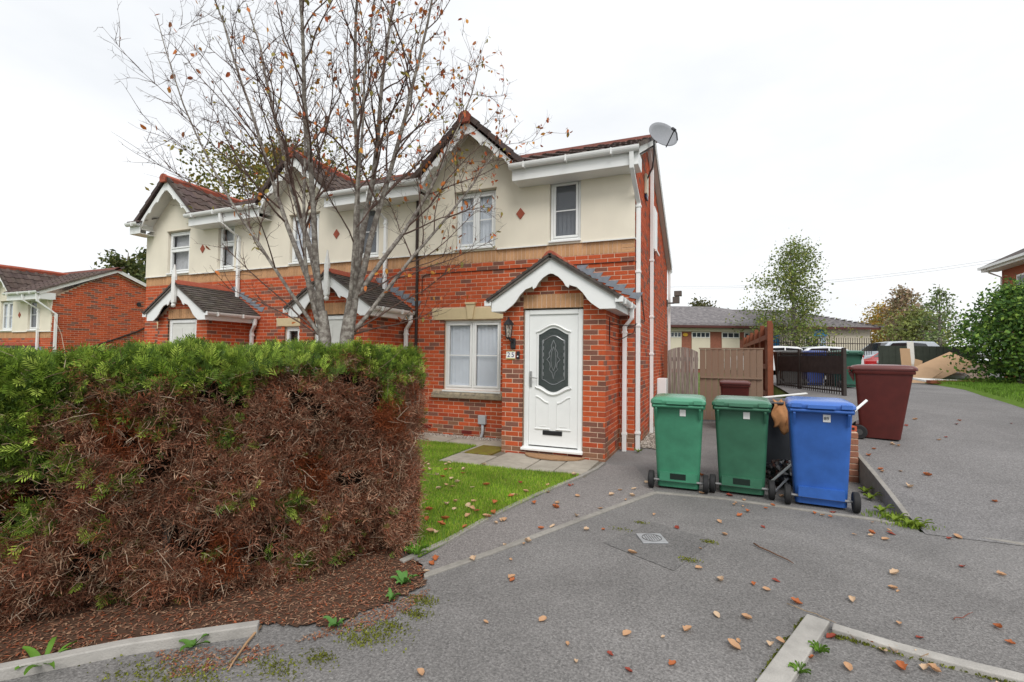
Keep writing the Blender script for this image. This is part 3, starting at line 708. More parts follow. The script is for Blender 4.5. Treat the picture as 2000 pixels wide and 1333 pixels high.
        for s in (-1, 1):
            mb.tube([(cxm+s*.258, dr_y-.002, 1.88), (cxm+s*.258, dr_y-.002, 1.06)], .010, 6)
            mb.tube([(cxm+s*(.275-.205*t), dr_y-.003, .905-.095*(.5-.5*math.cos(math.pi*t))) for t in np.linspace(0, 1, 9)], .013, 6)
            mb.tube([(cxm+s*.27, dr_y-.001, .90), (cxm+s*.27, dr_y-.001, .42)], .006, 6); mb.tube([(cxm+s*.065, dr_y-.001, .80), (cxm+s*.065, dr_y-.001, .42)], .006, 6)
            mb.tube([(cxm+s*.285, dr_y-.003, .41), (cxm+s*.05, dr_y-.003, .41)], .013, 6); mb.tube([(cxm+s*.22, dr_y-.001, .455), (cxm+s*.11, dr_y-.001, .455)], .005, 6)
        smooth_angle(mb.build('door_moulding', whiteM, door), 60)
    else:
        mb.box(a, b, dr_y, dr_y+.05, .155, 2.16); door = mb.build('front_door', pm('offwhite_door', (.66, .66, .62), .4, .03), H)
        for zc in (1.95, 1.65, .8, .45):
            for s in (-1, 1):
                mb = MB(); mb.box(cxm+s*.19-.13, cxm+s*.19+.13, dr_y-.008, dr_y-.001, zc-.11, zc+.11)
                bevel(mb.build('door_panel', MATS['offwhite_door'], door), .006, 2)
        mb = MB(); mb.box(cxm+.05-.03, cxm+.05+.03, dr_y-.006, dr_y-.0012, 1.10, 1.45); mb.build('door_glass', darkpane, door)
    hx = a+.03
    mb = MB(); mb.box(hx-.018, hx+.018, dr_y-.022, dr_y-.002, 1.05, 1.29); mb.tube([(hx, dr_y-.03, 1.195), (hx, dr_y-.055, 1.195), (hx+.03, dr_y-.058, 1.193), (hx+.12, dr_y-.055, 1.185)], .010, 8)
    bevel(mb.build('door_handle', chromeM, door), .004, 2)
    mb = MB(); mb.box(cxm-.158, cxm+.152, dr_y-.014, dr_y-.002, .322, .39)
    lb = bevel(mb.build('letter_box', blackM, door), .006, 2)
    mb = MB(); mb.box(cxm-.135, cxm+.13, dr_y-.019, dr_y-.0145, .338, .374); mb.build('letter_flap', blackM, lb)
    return H

houses = []
HM = make_house('cream and red brick end terrace house with wheelie bins beside its white glazed door', (0, 0, 0), main=True, right_end=True)
houses.append(HM)
H2 = make_house('middle terrace house half hidden by the bare multi-stemmed tree', (-HW, 0, 0), porch_style=1)
H3 = make_house('far end terrace house with plain off-white panelled door and split windows', (-2*HW, 0, 0), left_end=True, cells_style='fan', porch_style=1)
H4 = make_house('lower house further down the street with long blank orange brick side wall', (-20.05, 1.2, -1.30), right_end=True, detail=1)

# ================================================================== helpers for placement
def at(depth, px, py):
    """point at camera depth seen at photo pixel px,py"""
    v = RR*((px-1000)/940.2) - UU*((py-666.5)/940.2) + D_
    return CAM+v*(depth)
def atz(z, px, py):
    v = RR*((px-1000)/940.2) - UU*((py-666.5)/940.2) + D_
    return CAM+v*((z-CAM.z)/v.z)
def ribbon(name, pts, w, z0, z1, mat, cat=None, side=0.0):
    pts = [Vector((p[0], p[1], 0)) for p in pts]; mb = MB(); L = []; Rr = []
    for i, p in enumerate(pts):
        t = (pts[min(i+1, len(pts)-1)]-pts[max(i-1, 0)]).normalized(); n = Vector((-t.y, t.x, 0))
        L.append(p+n*(w/2+side)); Rr.append(p-n*(w/2-side))
    k = len(pts); zt = z1 if hasattr(z1, '__len__') else [z1]*k
    V = [(p.x, p.y, z0) for p in L]+[(p.x, p.y, z0) for p in Rr]+[(p.x, p.y, zt[i]) for i, p in enumerate(L)]+[(p.x, p.y, zt[i]) for i, p in enumerate(Rr)]
    F = []
    for i in range(k-1):
        F += [(2*k+i, 3*k+i, 3*k+i+1, 2*k+i+1), (i, 2*k+i, 2*k+i+1, i+1), (k+i, k+i+1, 3*k+i+1, 3*k+i)]
    F += [(0, k, 3*k, 2*k), (k-1, 3*k-1, 4*k-1, 2*k-1)][:2]
    F[-1] = (k-1, 2*k+k-1, 3*k+k-1, k+k-1)
    mb.add(V, F); return struct(bevel(mb.build(name, mat), .006, 2, 50))
# ------------------------------------------------------------------ paths, edgings, lawn
E1 = [(-.90, -5.12), (-.80, -4.64), (-.735, -3.95), (-.60, -3.18), (-.47, -2.6), (-.36, -2.16), (-.265, -1.60), (-.245, -1.2)]
E2 = [(-.66, -5.26), (-.40, -4.70), (-.08, -3.95), (.22, -3.25), (.587, -2.413)]
struct(flat_poly('path', E1[:-1]+[(-.20, -1.2), (.2, -1.2)]+[(.587, -2.413)]+E2[::-1][1:], .004, tarM2))
ribbon('lawn_edging', E1, .05, -.05, .028, concM); ribbon('path_edging', E2, .06, -.05, .012, concM)
ribbon('concrete_strip', [(.587, -2.413), (1.3, -2.345), (2.57, -2.48), (3.56, -2.71), (5, -3.05), (9, -4.0)], .06, -.05, .012, concM)
k1 = [atz(.02, 1598, 1209), atz(.02, 1514, 1330), atz(.02, 1380, 1520)]
ribbon('bay_kerb', [(p.x, p.y) for p in k1], .115, -.05, .03, kerbM)
k2 = [atz(.02, 1626, 1226), atz(.02, 1760, 1267), atz(.02, 1895, 1302), atz(.02, 2300, 1400)]
ribbon('bay_kerb', [(p.x, p.y) for p in k2], .075, -.05, .032, kerbM)
ribbon('hedge_kerb', [(p.x, p.y) for p in (atz(.03, -500, 1395), atz(.03, 0, 1312), atz(.03, 250, 1262), atz(.03, 505, 1225))], .06, -.05, .055, kerbM)
# retaining edge up the boundary
ys = np.linspace(-2.38, 4.5, 15)
ribbon('boundary_edging', [(2.885, y) for y in ys], .05, -.05, [float(h_right(y))+.03 for y in ys], concM)
# tarmac repair patch + drain cover
q = [atz(0, *p) for p in ((1180, 1062), (1275, 1020), (1392, 1056), (1316, 1116))]
struct(flat_poly('tarmac_patch', [(p.x, p.y) for p in q], .004, patchM))
dc = atz(0, 1273, 1054); root = empty('drain_cover', (dc.x, dc.y, .004), R_(24)); tag(root, 'small square pale metal drain cover set in a dark tarmac patch', 'drain cover')
mb = MB(); mb.box(-.105, .105, -.105, .105, 0, .010); bevel(mb.build('cover_frame', pm('galv', (.33, .34, .35), .5, .2, 12, 0, 60, .4, metallic=.2), root), .004)
mb = MB(); mb.tube([(.078*math.cos(a), .078*math.sin(a), .011) for a in np.linspace(0, 2*math.pi, 25)], .004, 5)
for t in np.linspace(-.05, .05, 6): mb.tube([(t, -.055, .0105), (t, .055, .0105)], .003, 5)
stuff(mb.build('raised_pattern', pm('pattern_dark', (.12, .12, .12), .7, .2), root))  # raised pattern coloured darker than the cover
# slabs
path = MB(); path.box(-4.4, -.30, -2.10, -.30, -.04, .008)
gp = struct(path.build('garden_path', pm('bedding', (.16, .14, .11), .95, .2)))
slabs = [(-2.42, -1.78, -2.10, -1.48), (-1.77, -1.13, -2.08, -1.12), (-1.12, -.75, -2.05, -1.12), (-.74, -.33, -2.0, -1.12), (-2.42, -1.90, -.78, -.30), (-3.1, -2.43, -.80, -.32), (-3.75, -3.11, -.80, -.32), (-4.4, -3.76, -.80, -.32), (-2.42, -2.36, -1.47, -.79)]
for (a, b, c, d) in slabs:
    m1 = MB(); dz = random.uniform(-.004, .004); m1.box(a+.006, b-.006, c+.006, d-.006, -.02, .026+dz); bevel(m1.build('paving_slab', slabM, gp), .006, 1)
mb = MB(); mb.box(-2.35, -1.91, -1.46, -.80, -.02, .036)
tag(bevel(mb.build('manhole_cover', pm('mossy_cover', (.19, .17, .03), .95, .3, 14, .6, 60, .1, col2=(.13, .09, .03))), .008), 'mossy square cover in the paving beside the porch', 'manhole cover')
mt = MB(); n = 24; mt.add([(.46*math.cos(math.pi*i/n+math.pi), .30*math.sin(math.pi*i/n+math.pi), 0) for i in range(n+1)]+[(.46*math.cos(math.pi*i/n+math.pi), .30*math.sin(math.pi*i/n+math.pi), .018) for i in range(n+1)], [tuple(range(n+1, 2*n+2))]+[(i, i+1, n+2+i, n+1+i) for i in range(n)]+[(n, 0, n+1, 2*n+1)])
o = mt.build('doormat', pm('coir', (.34, .20, .11), .95, .25, 25, .6, 120, .1), loc=(-1.0, -1.13, .030)); tag(o, 'worn half-round brown doormat below the white front door', 'doormat')
# gravel strips
def pebbles(name, x0, x1, y0, y1, n, size, zf, label_cols, parent=None):
    ico = np.array([(1,0,0),(-1,0,0),(0,1,0),(0,-1,0),(0,0,1),(0,0,-1)], float); fc = np.array([(0,2,4),(2,1,4),(1,3,4),(3,0,4),(2,0,5),(1,2,5),(3,1,5),(0,3,5)])
    P = np.stack([rng.uniform(x0, x1, n), rng.uniform(y0, y1, n), np.zeros(n)], 1); P[:, 2] = zf
    S = rng.uniform(.6, 1.4, (n, 3))*size*np.array([1, 1, .65]); A = rng.uniform(0, 6.28, n)
    v = ico[None]*S[:, None]; ca, sa = np.cos(A)[:, None], np.sin(A)[:, None]
    v = np.stack([v[..., 0]*ca-v[..., 1]*sa, v[..., 0]*sa+v[..., 1]*ca, v[..., 2]], -1)+P[:, None]
    F = (fc[None]+6*np.arange(n)[:, None, None]).reshape(-1, 3); C = np.repeat(np.array(label_cols)[rng.integers(0, len(label_cols), n)]*rng.uniform(.7, 1.2, (n, 1)), 6, 0)
    return stuff(npmesh(name, v.reshape(-1, 3), F, leafA2, None, C))
leafA2 = pm('pebble_attr', (.3, .3, .3), .85, .1, 20, 0, 60, .2, attr='Col')
gcols = [(.42, .38, .33), (.30, .26, .22), (.55, .52, .47), (.22, .17, .14)]
o = pebbles('gravel', -4.27, -1.9, -.30, -.012, 1500, .016, .012, gcols)
o = pebbles('gravel', .01, .36, .25, 4.4, 2000, .022, .015, [(.30, .27, .23), (.20, .17, .14), (.42, .38, .33)])
# lawn
lawn = [(-.83, -5.0), (-.775, -4.64), (-.71, -3.95), (-.575, -3.2), (-.445, -2.6), (-.37, -2.12), (-1.2, -2.14), (-2.45, -2.14), (-2.46, -.82), (-4.55, -.82), (-4.55, -4.2), (-2.2, -4.6)]
lawn = lawn[:6]+[(-.40, -2.02), (-.76, -2.06), (-1.12, -2.09), (-2.44, -2.12)]+lawn[8:]
lo = struct(flat_poly('lawn', lawn, .014, turfM))
def inside(P, poly):
    x, y = P[:, 0], P[:, 1]; r = np.zeros(len(P), bool); n = len(poly)
    for i in range(n):
        (x1, y1), (x2, y2) = poly[i], poly[(i+1) % n]
        c = ((y1 > y) != (y2 > y)) & (x < (x2-x1)*(y-y1)/((y2-y1) if y2 != y1 else 1e-9)+x1); r ^= c
    return r
def blades(name, P, h, w, cols, parent=None, zfun=None, lean=.35):
    n = len(P); A = rng.uniform(0, 6.28, n); H = h*rng.uniform(.5, 1.35, n); W = w*rng.uniform(.7, 1.3, n)
    u = np.stack([np.cos(A), np.sin(A), 0*A], 1); B = rng.uniform(0, 6.28, n); ln = np.stack([np.cos(B), np.sin(B), 0*B], 1)*(lean*H*rng.uniform(.2, 1.2, n))[:, None]
    p0 = P-u*W[:, None]/2; p1 = P+u*W[:, None]/2; up = np.stack([0*H, 0*H, H], 1)
    mid0 = P-u*W[:, None]*.38+up*.55+ln*.4; mid1 = P+u*W[:, None]*.38+up*.55+ln*.4; tip = P+up+ln
    V = np.stack([p0, p1, mid0, mid1, tip], 1).reshape(-1, 3); b = 5*np.arange(n)[:, None, None]
    F = (np.array([(0, 1, 3), (0, 3, 2), (2, 3, 4)])[None]+b).reshape(-1, 3)
    C = np.array(cols)[rng.integers(0, len(cols), n)]*rng.uniform(.75, 1.25, (n, 1))*(1+.22*np.sin(P[:, 0]*4.1+2*np.sin(P[:, 1]*2.2))*np.sin(P[:, 1]*5.3))[:, None]; C = np.repeat(C, 5, 0)
    return stuff(npmesh(name, V, F, leafA, parent, C))
gc = [(.22, .38, .025), (.30, .46, .04), (.17, .31, .02), (.37, .48, .06), (.36, .36, .09), (.12, .24, .02)]
P = np.stack([rng.uniform(-3.6, -.3, 150000), rng.uniform(-5.1, -.8, 150000), np.full(150000, .012)], 1)
patch = np.sin(P[:, 0]*3.1+1)*np.sin(P[:, 1]*2.3)+np.sin(P[:, 0]*7.3)*.4
P = P[inside(P, lawn) & (rng.random(len(P)) < .74+.18*patch)]
o = blades('grass', P, .034, .0045, gc)
# ------------------------------------------------------------------ hedge
HA, HB = np.array([-3.58, -8.50]), np.array([-.83, -4.93]); HL = np.linalg.norm(HB-HA); ht = (HB-HA)/HL; hn = np.array([-ht[1], ht[0]]); TH = .95
def hedge_top(s): return 1.43+.13*(s/HL)+.02*np.sin(s*5.1)+.012*np.sin(s*13)
def hedge_pt(s, t, z):
    """s along, t through thickness (0 front..TH back), z"""
    return HA[0]+ht[0]*s+hn[0]*t, HA[1]+ht[1]*s+hn[1]*t, z
hedge = empty('conifer_hedge', (float(HA[0]+ht[0]*HL/2+hn[0]*TH/2), float(HA[1]+ht[1]*HL/2+hn[1]*TH/2), 0))
tag(hedge, 'tall clipped conifer hedge, green on top and dead brown over most of its face', 'hedge')
HO = np.array(hedge.location)
def hedge_surface(n, inset=0., zmin=.03):
    kind = rng.random(n); s = rng.uniform(0, HL, n); z = zmin+rng.random(n)*(hedge_top(s)-zmin); t = np.zeros(n); N = np.zeros((n, 3))
    fr = kind < .60; tp = (kind >= .60) & (kind < .80); en = kind >= .80
    N[fr] = [-hn[0], -hn[1], 0.12]; t[tp] = rng.uniform(0, TH, tp.sum()); z[tp] = hedge_top(s[tp]); N[tp] = [0, 0, 1]
    t[en] = rng.uniform(0, TH, en.sum()); s[en] = HL; N[en] = [ht[0], ht[1], .1]
    # round the edges: pull in near the top / end / bottom
    zt = hedge_top(s); rz = np.clip((z-(zt-.22))/.22, 0, 1); pull = .12*rz**2
    rb = np.clip((.5-z)/.5, 0, 1); under = .05*rb**2
    bul = .06*np.sin(s*3.3+z*2.1)+.045*np.sin(s*8.1-z*5.3)+.03*np.sin(z*11+s*3)-.03*np.sin(np.pi*np.clip(z/1.4, 0, 1))
    t = np.where(fr, pull+under+bul+inset, t); s2 = np.clip((s-(HL-.3))/.3, 0, 1)
    t = np.where(fr, t+.16*s2**2.2, t)
    s = np.where(en, HL-pull*1.1-under*.5+bul-inset-.16*np.clip((.2-t)/.2, 0, 1)**2, s)
    edge = np.minimum(t, TH-t); z = np.where(tp, z-.09*np.clip((.18-edge)/.18, 0, 1)**2-.08*np.clip((s-(HL-.2))/.2, 0, 1)**2+bul*.4-inset, z)
    X, Y, Z = hedge_pt(s, t, z); return np.stack([X, Y, Z], 1), N, s, z, kind
def place(tv, tf, P, dirs, nrm, size, cols, shade=None):
    """instances of template (tv: k,3 along +z; tf faces) -> merged arrays"""
    n = len(P); zc = dirs/np.linalg.norm(dirs, axis=1, keepdims=True); xc = np.cross(nrm, zc); xc /= np.linalg.norm(xc, axis=1, keepdims=True)+1e-9; yc = np.cross(zc, xc)
    v = tv[None]*size[:, None, None]
    W = v[..., 0:1]*xc[:, None]+v[..., 1:2]*yc[:, None]+v[..., 2:3]*zc[:, None]+P[:, None]
    F = (tf[None]+len(tv)*np.arange(n)[:, None, None]).reshape(-1, tf.shape[1])
    C = np.repeat(cols, len(tv), 0)
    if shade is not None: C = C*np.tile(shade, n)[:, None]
    return W.reshape(-1, 3), F, C
def merge(parts):
    V = []; F = []; C = []; b = 0
    for v, f, c in parts: V.append(v); F.append(f+b); C.append(c); b += len(v)
    return np.concatenate(V), np.concatenate(F), np.concatenate(C)
def spray_template(seed, dead=False):
    r = np.random.default_rng(seed); V = []; F = []; sh = []
    def leaf(p, d, l, w):
        b = len(V); n = np.array([d[1]*0+.0, 1, 0]); sd = np.cross(d, n); sd /= np.linalg.norm(sd)+1e-9
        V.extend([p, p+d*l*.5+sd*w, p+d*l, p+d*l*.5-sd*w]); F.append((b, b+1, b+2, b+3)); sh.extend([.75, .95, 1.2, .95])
    k = 11 if not dead else 7
    for i in range(k):
        f = i/(k-1); p = np.array([.03*np.sin(3*f), 0.05*f*f, f*.78]); s = 1 if i % 2 else -1
        if i == k-1: d = np.array([0, .1, 1.])
        else: d = np.array([s*(.75 if not dead else .9), r.uniform(-.35, .35) if not dead else r.uniform(-.9, .9), .75 if not dead else r.uniform(.1, 1)])
        d /= np.linalg.norm(d)
        leaf(p, d, (.46*(1-.55*f)+.1)*r.uniform(.8, 1.2), .040 if not dead else r.uniform(.014, .030))
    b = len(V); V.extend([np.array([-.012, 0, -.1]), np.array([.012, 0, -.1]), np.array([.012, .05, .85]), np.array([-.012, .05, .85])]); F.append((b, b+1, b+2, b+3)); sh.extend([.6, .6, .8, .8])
    return np.array(V), np.array(F), np.array(sh)
N1 = 74000
P, N, S, Z, K = hedge_surface(N1)
clump = np.sin(S*29+3*np.sin(Z*9))*np.sin(Z*24+2*np.sin(S*11))+.6*np.sin(S*53+Z*17)*np.sin(Z*47-S*13)
P -= N*(rng.random(N1)**1.6*.10+.030-.036*clump)[:, None]
hol_ = np.sin(S*7.3+1.2*np.sin(Z*5)+.7)*np.sin(Z*8.1+1.5*np.sin(S*4.7))+.45*np.sin(S*19+Z*7)*np.sin(Z*21-S*5)
KEEP = (rng.random(N1) > .9*np.clip((hol_-.48)/.2, 0, 1)) | ((K >= .6) & (K < .8)) | (Z > hedge_top(S)-.12)
frac = S/HL
# how green: top band, upper left; otherwise dead
zt = hedge_top(S); up = (Z-zt+.34)/.34
gr = np.clip(up, 0, 1)*1.35+np.clip((.70-frac)/.3, -0.2, 1)*np.clip((Z-.5)/.5, 0, 1)*1.2-.15
gr += .35*np.sin(S*9+Z*7)*np.sin(S*4.3-Z*9)+.40*np.sin(S*13+Z*5)*np.sin(Z*15-S*6)+.25*np.sin(S*5.3+Z*3)+rng.normal(0, .26, N1)
gr = np.where(K >= .80, np.clip((Z-.95)/.35, 0, 1)+rng.normal(0, .2, N1), gr); gr = np.where((K >= .6) & (K < .8), .9+rng.normal(0, .15, N1), gr)
dirs = N*.75+np.array([0, 0, .35])+rng.normal(0, .55, (N1, 3)); nr = rng.normal(0, 1, (N1, 3))
parts = []
gcol = np.array([(.17, .27, .035), (.26, .38, .05), (.11, .18, .03), (.38, .49, .08), (.08, .14, .03)])
bcol = np.array([(.32, .135, .080), (.40, .185, .11), (.20, .085, .05), (.46, .26, .165), (.37, .125, .062), (.54, .37, .25)])
rcol = np.array([(.30, .085, .03), (.24, .07, .028)])
G = gr > .48
for t in range(4):
    i = np.where(KEEP & G & (np.arange(N1) % 4 == t))[0]; tv, tf, sh = spray_template(t)
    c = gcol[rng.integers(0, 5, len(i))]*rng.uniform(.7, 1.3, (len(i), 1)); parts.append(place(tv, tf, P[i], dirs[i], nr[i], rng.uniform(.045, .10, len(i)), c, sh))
    i = np.where(KEEP & ~G & (np.arange(N1) % 4 == t))[0]; tv, tf, sh = spray_template(20+t, True)
    c = bcol[rng.integers(0, 6, len(i))]*rng.uniform(.6, 1.3, (len(i), 1))
    red = (np.sin(S[i]*6.1+1)*np.sin(Z[i]*5.3+S[i]*2) > .72) | (rng.random(len(i)) < .02); c[red] = rcol[rng.integers(0, 2, red.sum())]
    yo = (np.sin(S[i]*5.0+2.2)*np.sin(Z[i]*4.1-S[i]) > .85) & (frac[i] < .5); c[yo] = np.array([.24, .17, .03])
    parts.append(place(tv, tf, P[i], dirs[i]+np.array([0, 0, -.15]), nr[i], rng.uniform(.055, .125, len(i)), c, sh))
V, F, C = merge(parts); stuff(npmesh('foliage', V-HO, F, leafA, hedge, C))
# bare twigs
P, N, S, Z, K = hedge_surface(9500); tw = MB(); cnt = 0
for p, n_, s, z, k in zip(P, N, S, Z, K):
    if k > .6 and k < .8: continue
    if (z > hedge_top(s)-.25 or s < HL*.33) and random.random() < .75: continue
    d = Vector(n_)*.5+Vector((random.gauss(0, .6), random.gauss(0, .6), random.gauss(.25, .6))); d.normalize(); l = random.uniform(.03, .12)*(1.5 if random.random() < .03 else .85)
    p = Vector(p)-Vector(n_)*random.uniform(.0, .07); e = Vector((random.gauss(0, .3), random.gauss(0, .3), random.gauss(.0, .3)))
    c = random.choice([(.34, .24, .17), (.25, .15, .10), (.45, .36, .27), (.20, .11, .07)])
    tw.tube([p-Vector(HO), p+d*l*.35-Vector(HO), p+(d+e*.9)*l*.7-Vector(HO), p+(d*.8+e*2.0)*l-Vector(HO)], [.0024, .0019, .0015, .0007], 3, c=c, cap=False)
stuff(tw.build('dead_twigs', leafA2, hedge))
# inner branch mass as near-black block, its colour standing for deep shade; stems
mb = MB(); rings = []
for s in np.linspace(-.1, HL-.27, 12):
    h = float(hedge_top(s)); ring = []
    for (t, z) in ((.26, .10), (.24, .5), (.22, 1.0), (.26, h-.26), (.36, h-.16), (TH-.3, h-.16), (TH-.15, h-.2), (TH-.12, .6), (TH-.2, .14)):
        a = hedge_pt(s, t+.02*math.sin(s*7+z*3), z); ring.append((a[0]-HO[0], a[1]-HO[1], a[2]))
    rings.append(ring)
mb.loft(rings); mb.build('shaded_core', hedgecore, hedge)
mb = MB()
for s in np.arange(.2, HL, .33):
    s += random.uniform(-.08, .08); t = random.uniform(.25, .5); a = Vector(hedge_pt(s, t, -.02))-Vector(HO); b = Vector(hedge_pt(s+random.uniform(-.1, .1), t-.05, .45))-Vector(HO)
    m1 = MB(); m1.tube([a, (a+b)/2+Vector((random.uniform(-.04, .04), random.uniform(-.04, .04), 0)), b], [.03, .024, .02], 7); m1.build('stem', barkM, hedge, smooth=True)
# soil under hedge + litter
bed = [(p.x, p.y) for p in (atz(0, -700, 1420), atz(0, 0, 1308), atz(0, 505, 1228), atz(0, 640, 1232), atz(0, 760, 1190), atz(0, 832, 1150), atz(0, 826, 1112))]+[(-.92, -5.05), (-2.2, -4.3), (-5.2, -7.9)]
bed0 = bed[1:7]; rag = [bed[0]]
for (a_, b_) in zip(bed[1:7], bed[2:8]):
    for t in np.linspace(0, 1, 14, endpoint=False):
        w_ = 0 if a_ in bed[1:3] and b_ in bed[1:3] else 1
        rag.append((a_[0]+(b_[0]-a_[0])*t-.03*w_+random.gauss(0, .016)*w_, a_[1]+(b_[1]-a_[1])*t+.03*w_+random.gauss(0, .016)*w_))
bed = rag+bed[7:]
struct(flat_poly('hedge_bed', bed, .012, pm('shaded_bed_soil', (.085, .05, .034), .95, .35, 12, .6, 50, .1)))  # soil colour darkened for the shade below the hedge
def litter(name, poly, n, z, cols, lw=(.012, .045), w=.0022, edge=None):
    xs = [p[0] for p in poly]; ys = [p[1] for p in poly]
    P = np.stack([rng.uniform(min(xs), max(xs), n), rng.uniform(min(ys), max(ys), n), np.full(n, z)], 1); P = P[inside(P, poly)]; n = len(P)
    A = rng.uniform(0, 6.28, n); L = rng.uniform(*lw, n); u = np.stack([np.cos(A), np.sin(A), rng.uniform(-.15, .25, n)], 1)*L[:, None]; v = np.stack([-np.sin(A), np.cos(A), 0*A], 1)*(w*rng.uniform(.6, 1.8, n))[:, None]
    V = np.stack([P-v, P+u*.5+v*1.4+[0, 0, .003], P+u, P+u*.5-v*1.4+[0, 0, .003]], 1).reshape(-1, 3); V[:, 2] = np.maximum(V[:, 2], z-.002)
    F = np.arange(4*n).reshape(-1, 4); C = np.repeat(np.array(cols)[rng.integers(0, len(cols), n)]*rng.uniform(.6, 1.2, (n, 1)), 4, 0)
    return stuff(npmesh(name, V, F, leafA2, None, C))
lcol = [(.24, .11, .07), (.32, .17, .105), (.17, .075, .045), (.40, .25, .16), (.30, .09, .04)]
lp = bed if True else [(p.x, p.y) for p in (atz(0, 330, 1262), atz(0, 560, 1255), atz(0, 700, 1222), atz(0, 790, 1190), atz(0, 838, 1152), atz(0, 822, 1105), atz(0, 770, 1100), atz(0, 640, 1150), atz(0, 500, 1190), atz(0, 330, 1215), atz(0, 0, 1260), atz(0, 0, 1300))]
litter('needle_litter', lp, 60000, .016, lcol)
lp2 = [(p.x, p.y) for p in (atz(0, 300, 1275), atz(0, 560, 1262), atz(0, 700, 1235), atz(0, 800, 1195), atz(0, 845, 1150), atz(0, 800, 1165), atz(0, 640, 1225), atz(0, 480, 1300), atz(0, 330, 1330))]
litter('needle_litter', lp2, 7000, .006, lcol, (.01, .03))
# moss clumps along the edge of the tarmac
mossM = pm('moss_attr', (.1, .2, .02), .95, .2, 30, .4, 120, .1, attr='Col')
def moss(px, py, r, n):
    c = atz(0, px, py); P = np.stack([c.x+rng.normal(0, r, n), c.y+rng.normal(0, r*.55, n), np.full(n, .004)], 1)
    return P
mp_ = np.concatenate([moss(825, 1175, .055, 260), moss(812, 1200, .05, 200), moss(735, 1240, .09, 420), moss(700, 1252, .06, 200), moss(625, 1287, .05, 180), moss(540, 1305, .08, 260), moss(380, 1325, .12, 420), moss(280, 1322, .12, 300), moss(770, 1225, .05, 160), moss(1385, 1060, .035, 120), moss(1345, 1095, .04, 110), moss(1250, 1022, .03, 80), moss(1215, 1035, .05, 60)])
blades('moss', mp_, .009, .010, [(.19, .21, .03), (.24, .26, .035), (.13, .14, .025)], None, lean=.8)
# ================================================================== fittings of the end house (parts of it)
def hp(mb, name, mat, bv=.004, parent=None):
    o = mb.build(name, mat, parent or HM); return bevel(o, bv, 2) if bv else o
# corner downpipe with swan neck, side pipe, rear pipe
mb = MB(); mb.sqtube([(.045, .085, -.02), (.045, .085, 4.10), (.005, -.40, 4.52), (.005, -.43, 4.78)], .068, .068)
for z in (.28, 2.05, 2.95, 4.05): pipe_clip(mb, .045, .085, z, .09)
hp(mb, 'downpipe', whiteM)
mb = MB(); mb.sqtube([(.05, 1.98, -.02), (.05, 1.98, 5.35), (.03, 1.65, 5.62)], .065, .065)
for z in (1.6, 2.35, 3.5): pipe_clip(mb, .05, 1.98, z, .09)
hp(mb, 'soil_pipe', whiteM)
mb = MB(); mb.sqtube([(.05, 6.28, -.02), (.05, 6.28, 4.05)], .07, .07); hp(mb, 'rear_downpipe', whiteM)
# side window sliver and wall box
mb = MB(); mb.box(.0015, .045, 2.52, 3.08, 3.86, 4.78); hp(mb, 'side_window_frame', whiteM)
mb = MB(); mb.box(.0465, .09, 2.50, 3.10, 3.80, 3.85); hp(mb, 'side_window_sill', whiteM)
mb = MB(); mb.box(.002, .05, 1.15, 1.42, 4.62, 5.0, 0); mb.box(.004, .046, 1.17, 1.40, 4.54, 4.615, 1); o = mb.build('alarm_box', [pm('ivory', (.68, .62, .47), .5, .05), pm('navy_lens', (.02, .03, .07), .3, .05)], HM); bevel(o, .01, 2)
# electric meter cupboard on the side wall
mb = MB(); mb.box(.002, .20, 3.5, 3.95, .42, 1.05); hp(mb, 'meter_cupboard', whiteM, .01)
# satellite dish on a bent arm
mb = MB(); mb.tube([(.03, 1.25, 4.90), (.16, 1.05, 5.05), (.20, .95, 5.25), (.20, .92, 5.55)], .016, 8); arm = mb.build('dish_bracket', pm('bracket_steel', (.10, .10, .11), .5, .1), HM, smooth=True)
dn = Vector((.42, -.52, .22)).normalized(); dc_ = Vector((.34, .86, 5.52)); du = dn.cross(Vector((0, 0, 1))).normalized(); dv = du.cross(dn)
mb = MB(); ringsF = []; ringsB = []
for k in range(6):
    r = k/5; ringsF.append([dc_+du*((.29*r)*math.cos(a))+dv*(.26*r*math.sin(a))+dn*(.07*r*r) for a in np.linspace(0, 2*math.pi, 28, endpoint=False)])
ringsF[0] = [dc_+(p-dc_)*1.0+du*(.004*math.cos(a))+dv*(.004*math.sin(a)) for p, a in zip(ringsF[0], np.linspace(0, 2*math.pi, 28, endpoint=False))]
mb.loft(ringsF, cap0=True, cap1=False)
dish = mb.build('satellite_dish', pm('dish_mesh', (.25, .26, .28), .6, .1, 30), HM, smooth=True)
md = dish.modifiers.new('solid', 'SOLIDIFY'); md.thickness = .008
mb = MB(); e = dc_+dn*.36-dv*.16; mb.tube([dc_-dv*.28+dn*.05, e], .010, 6); mb.tube([e-dv*.03, e+dv*.06-dn*.05], .026, 8); mb.tube([e, e-dv*.12+dn*.02, e-dv*.24], .012, 6); mb.build('dish_arm', blackM, HM)
mb = MB(); mb.tube([dc_-dn*.01, (.20, .92, 5.50)], .02, 8); mb.build('dish_mount', MATS['bracket_steel'], HM)
# cable across the brickwork and down the party line
mb = MB(); mb.tube([(-4.235, -.045, 4.6), (-4.235, -.045, 3.47), (-4.23, -.028, 3.40), (-4.225, -.028, .1)], .030, 7); hp(mb, 'party_cable', pm('cable', (.035, .022, .018), .5, .15), 0)
mb = MB(); mb.tube([(-4.12, -.012, 2.7), (-4.12, -.012, 3.05), (-4.05, -.012, 3.105), (-3.9, -.012, 3.118), (-2.0, -.012, 3.118), (-.02, -.012, 3.118), (.012, .02, 3.118), (.012, .30, 3.05), (.012, 1.2, 2.2)], .0075, 5); hp(mb, 'wall_cable', MATS['cable'], 0)
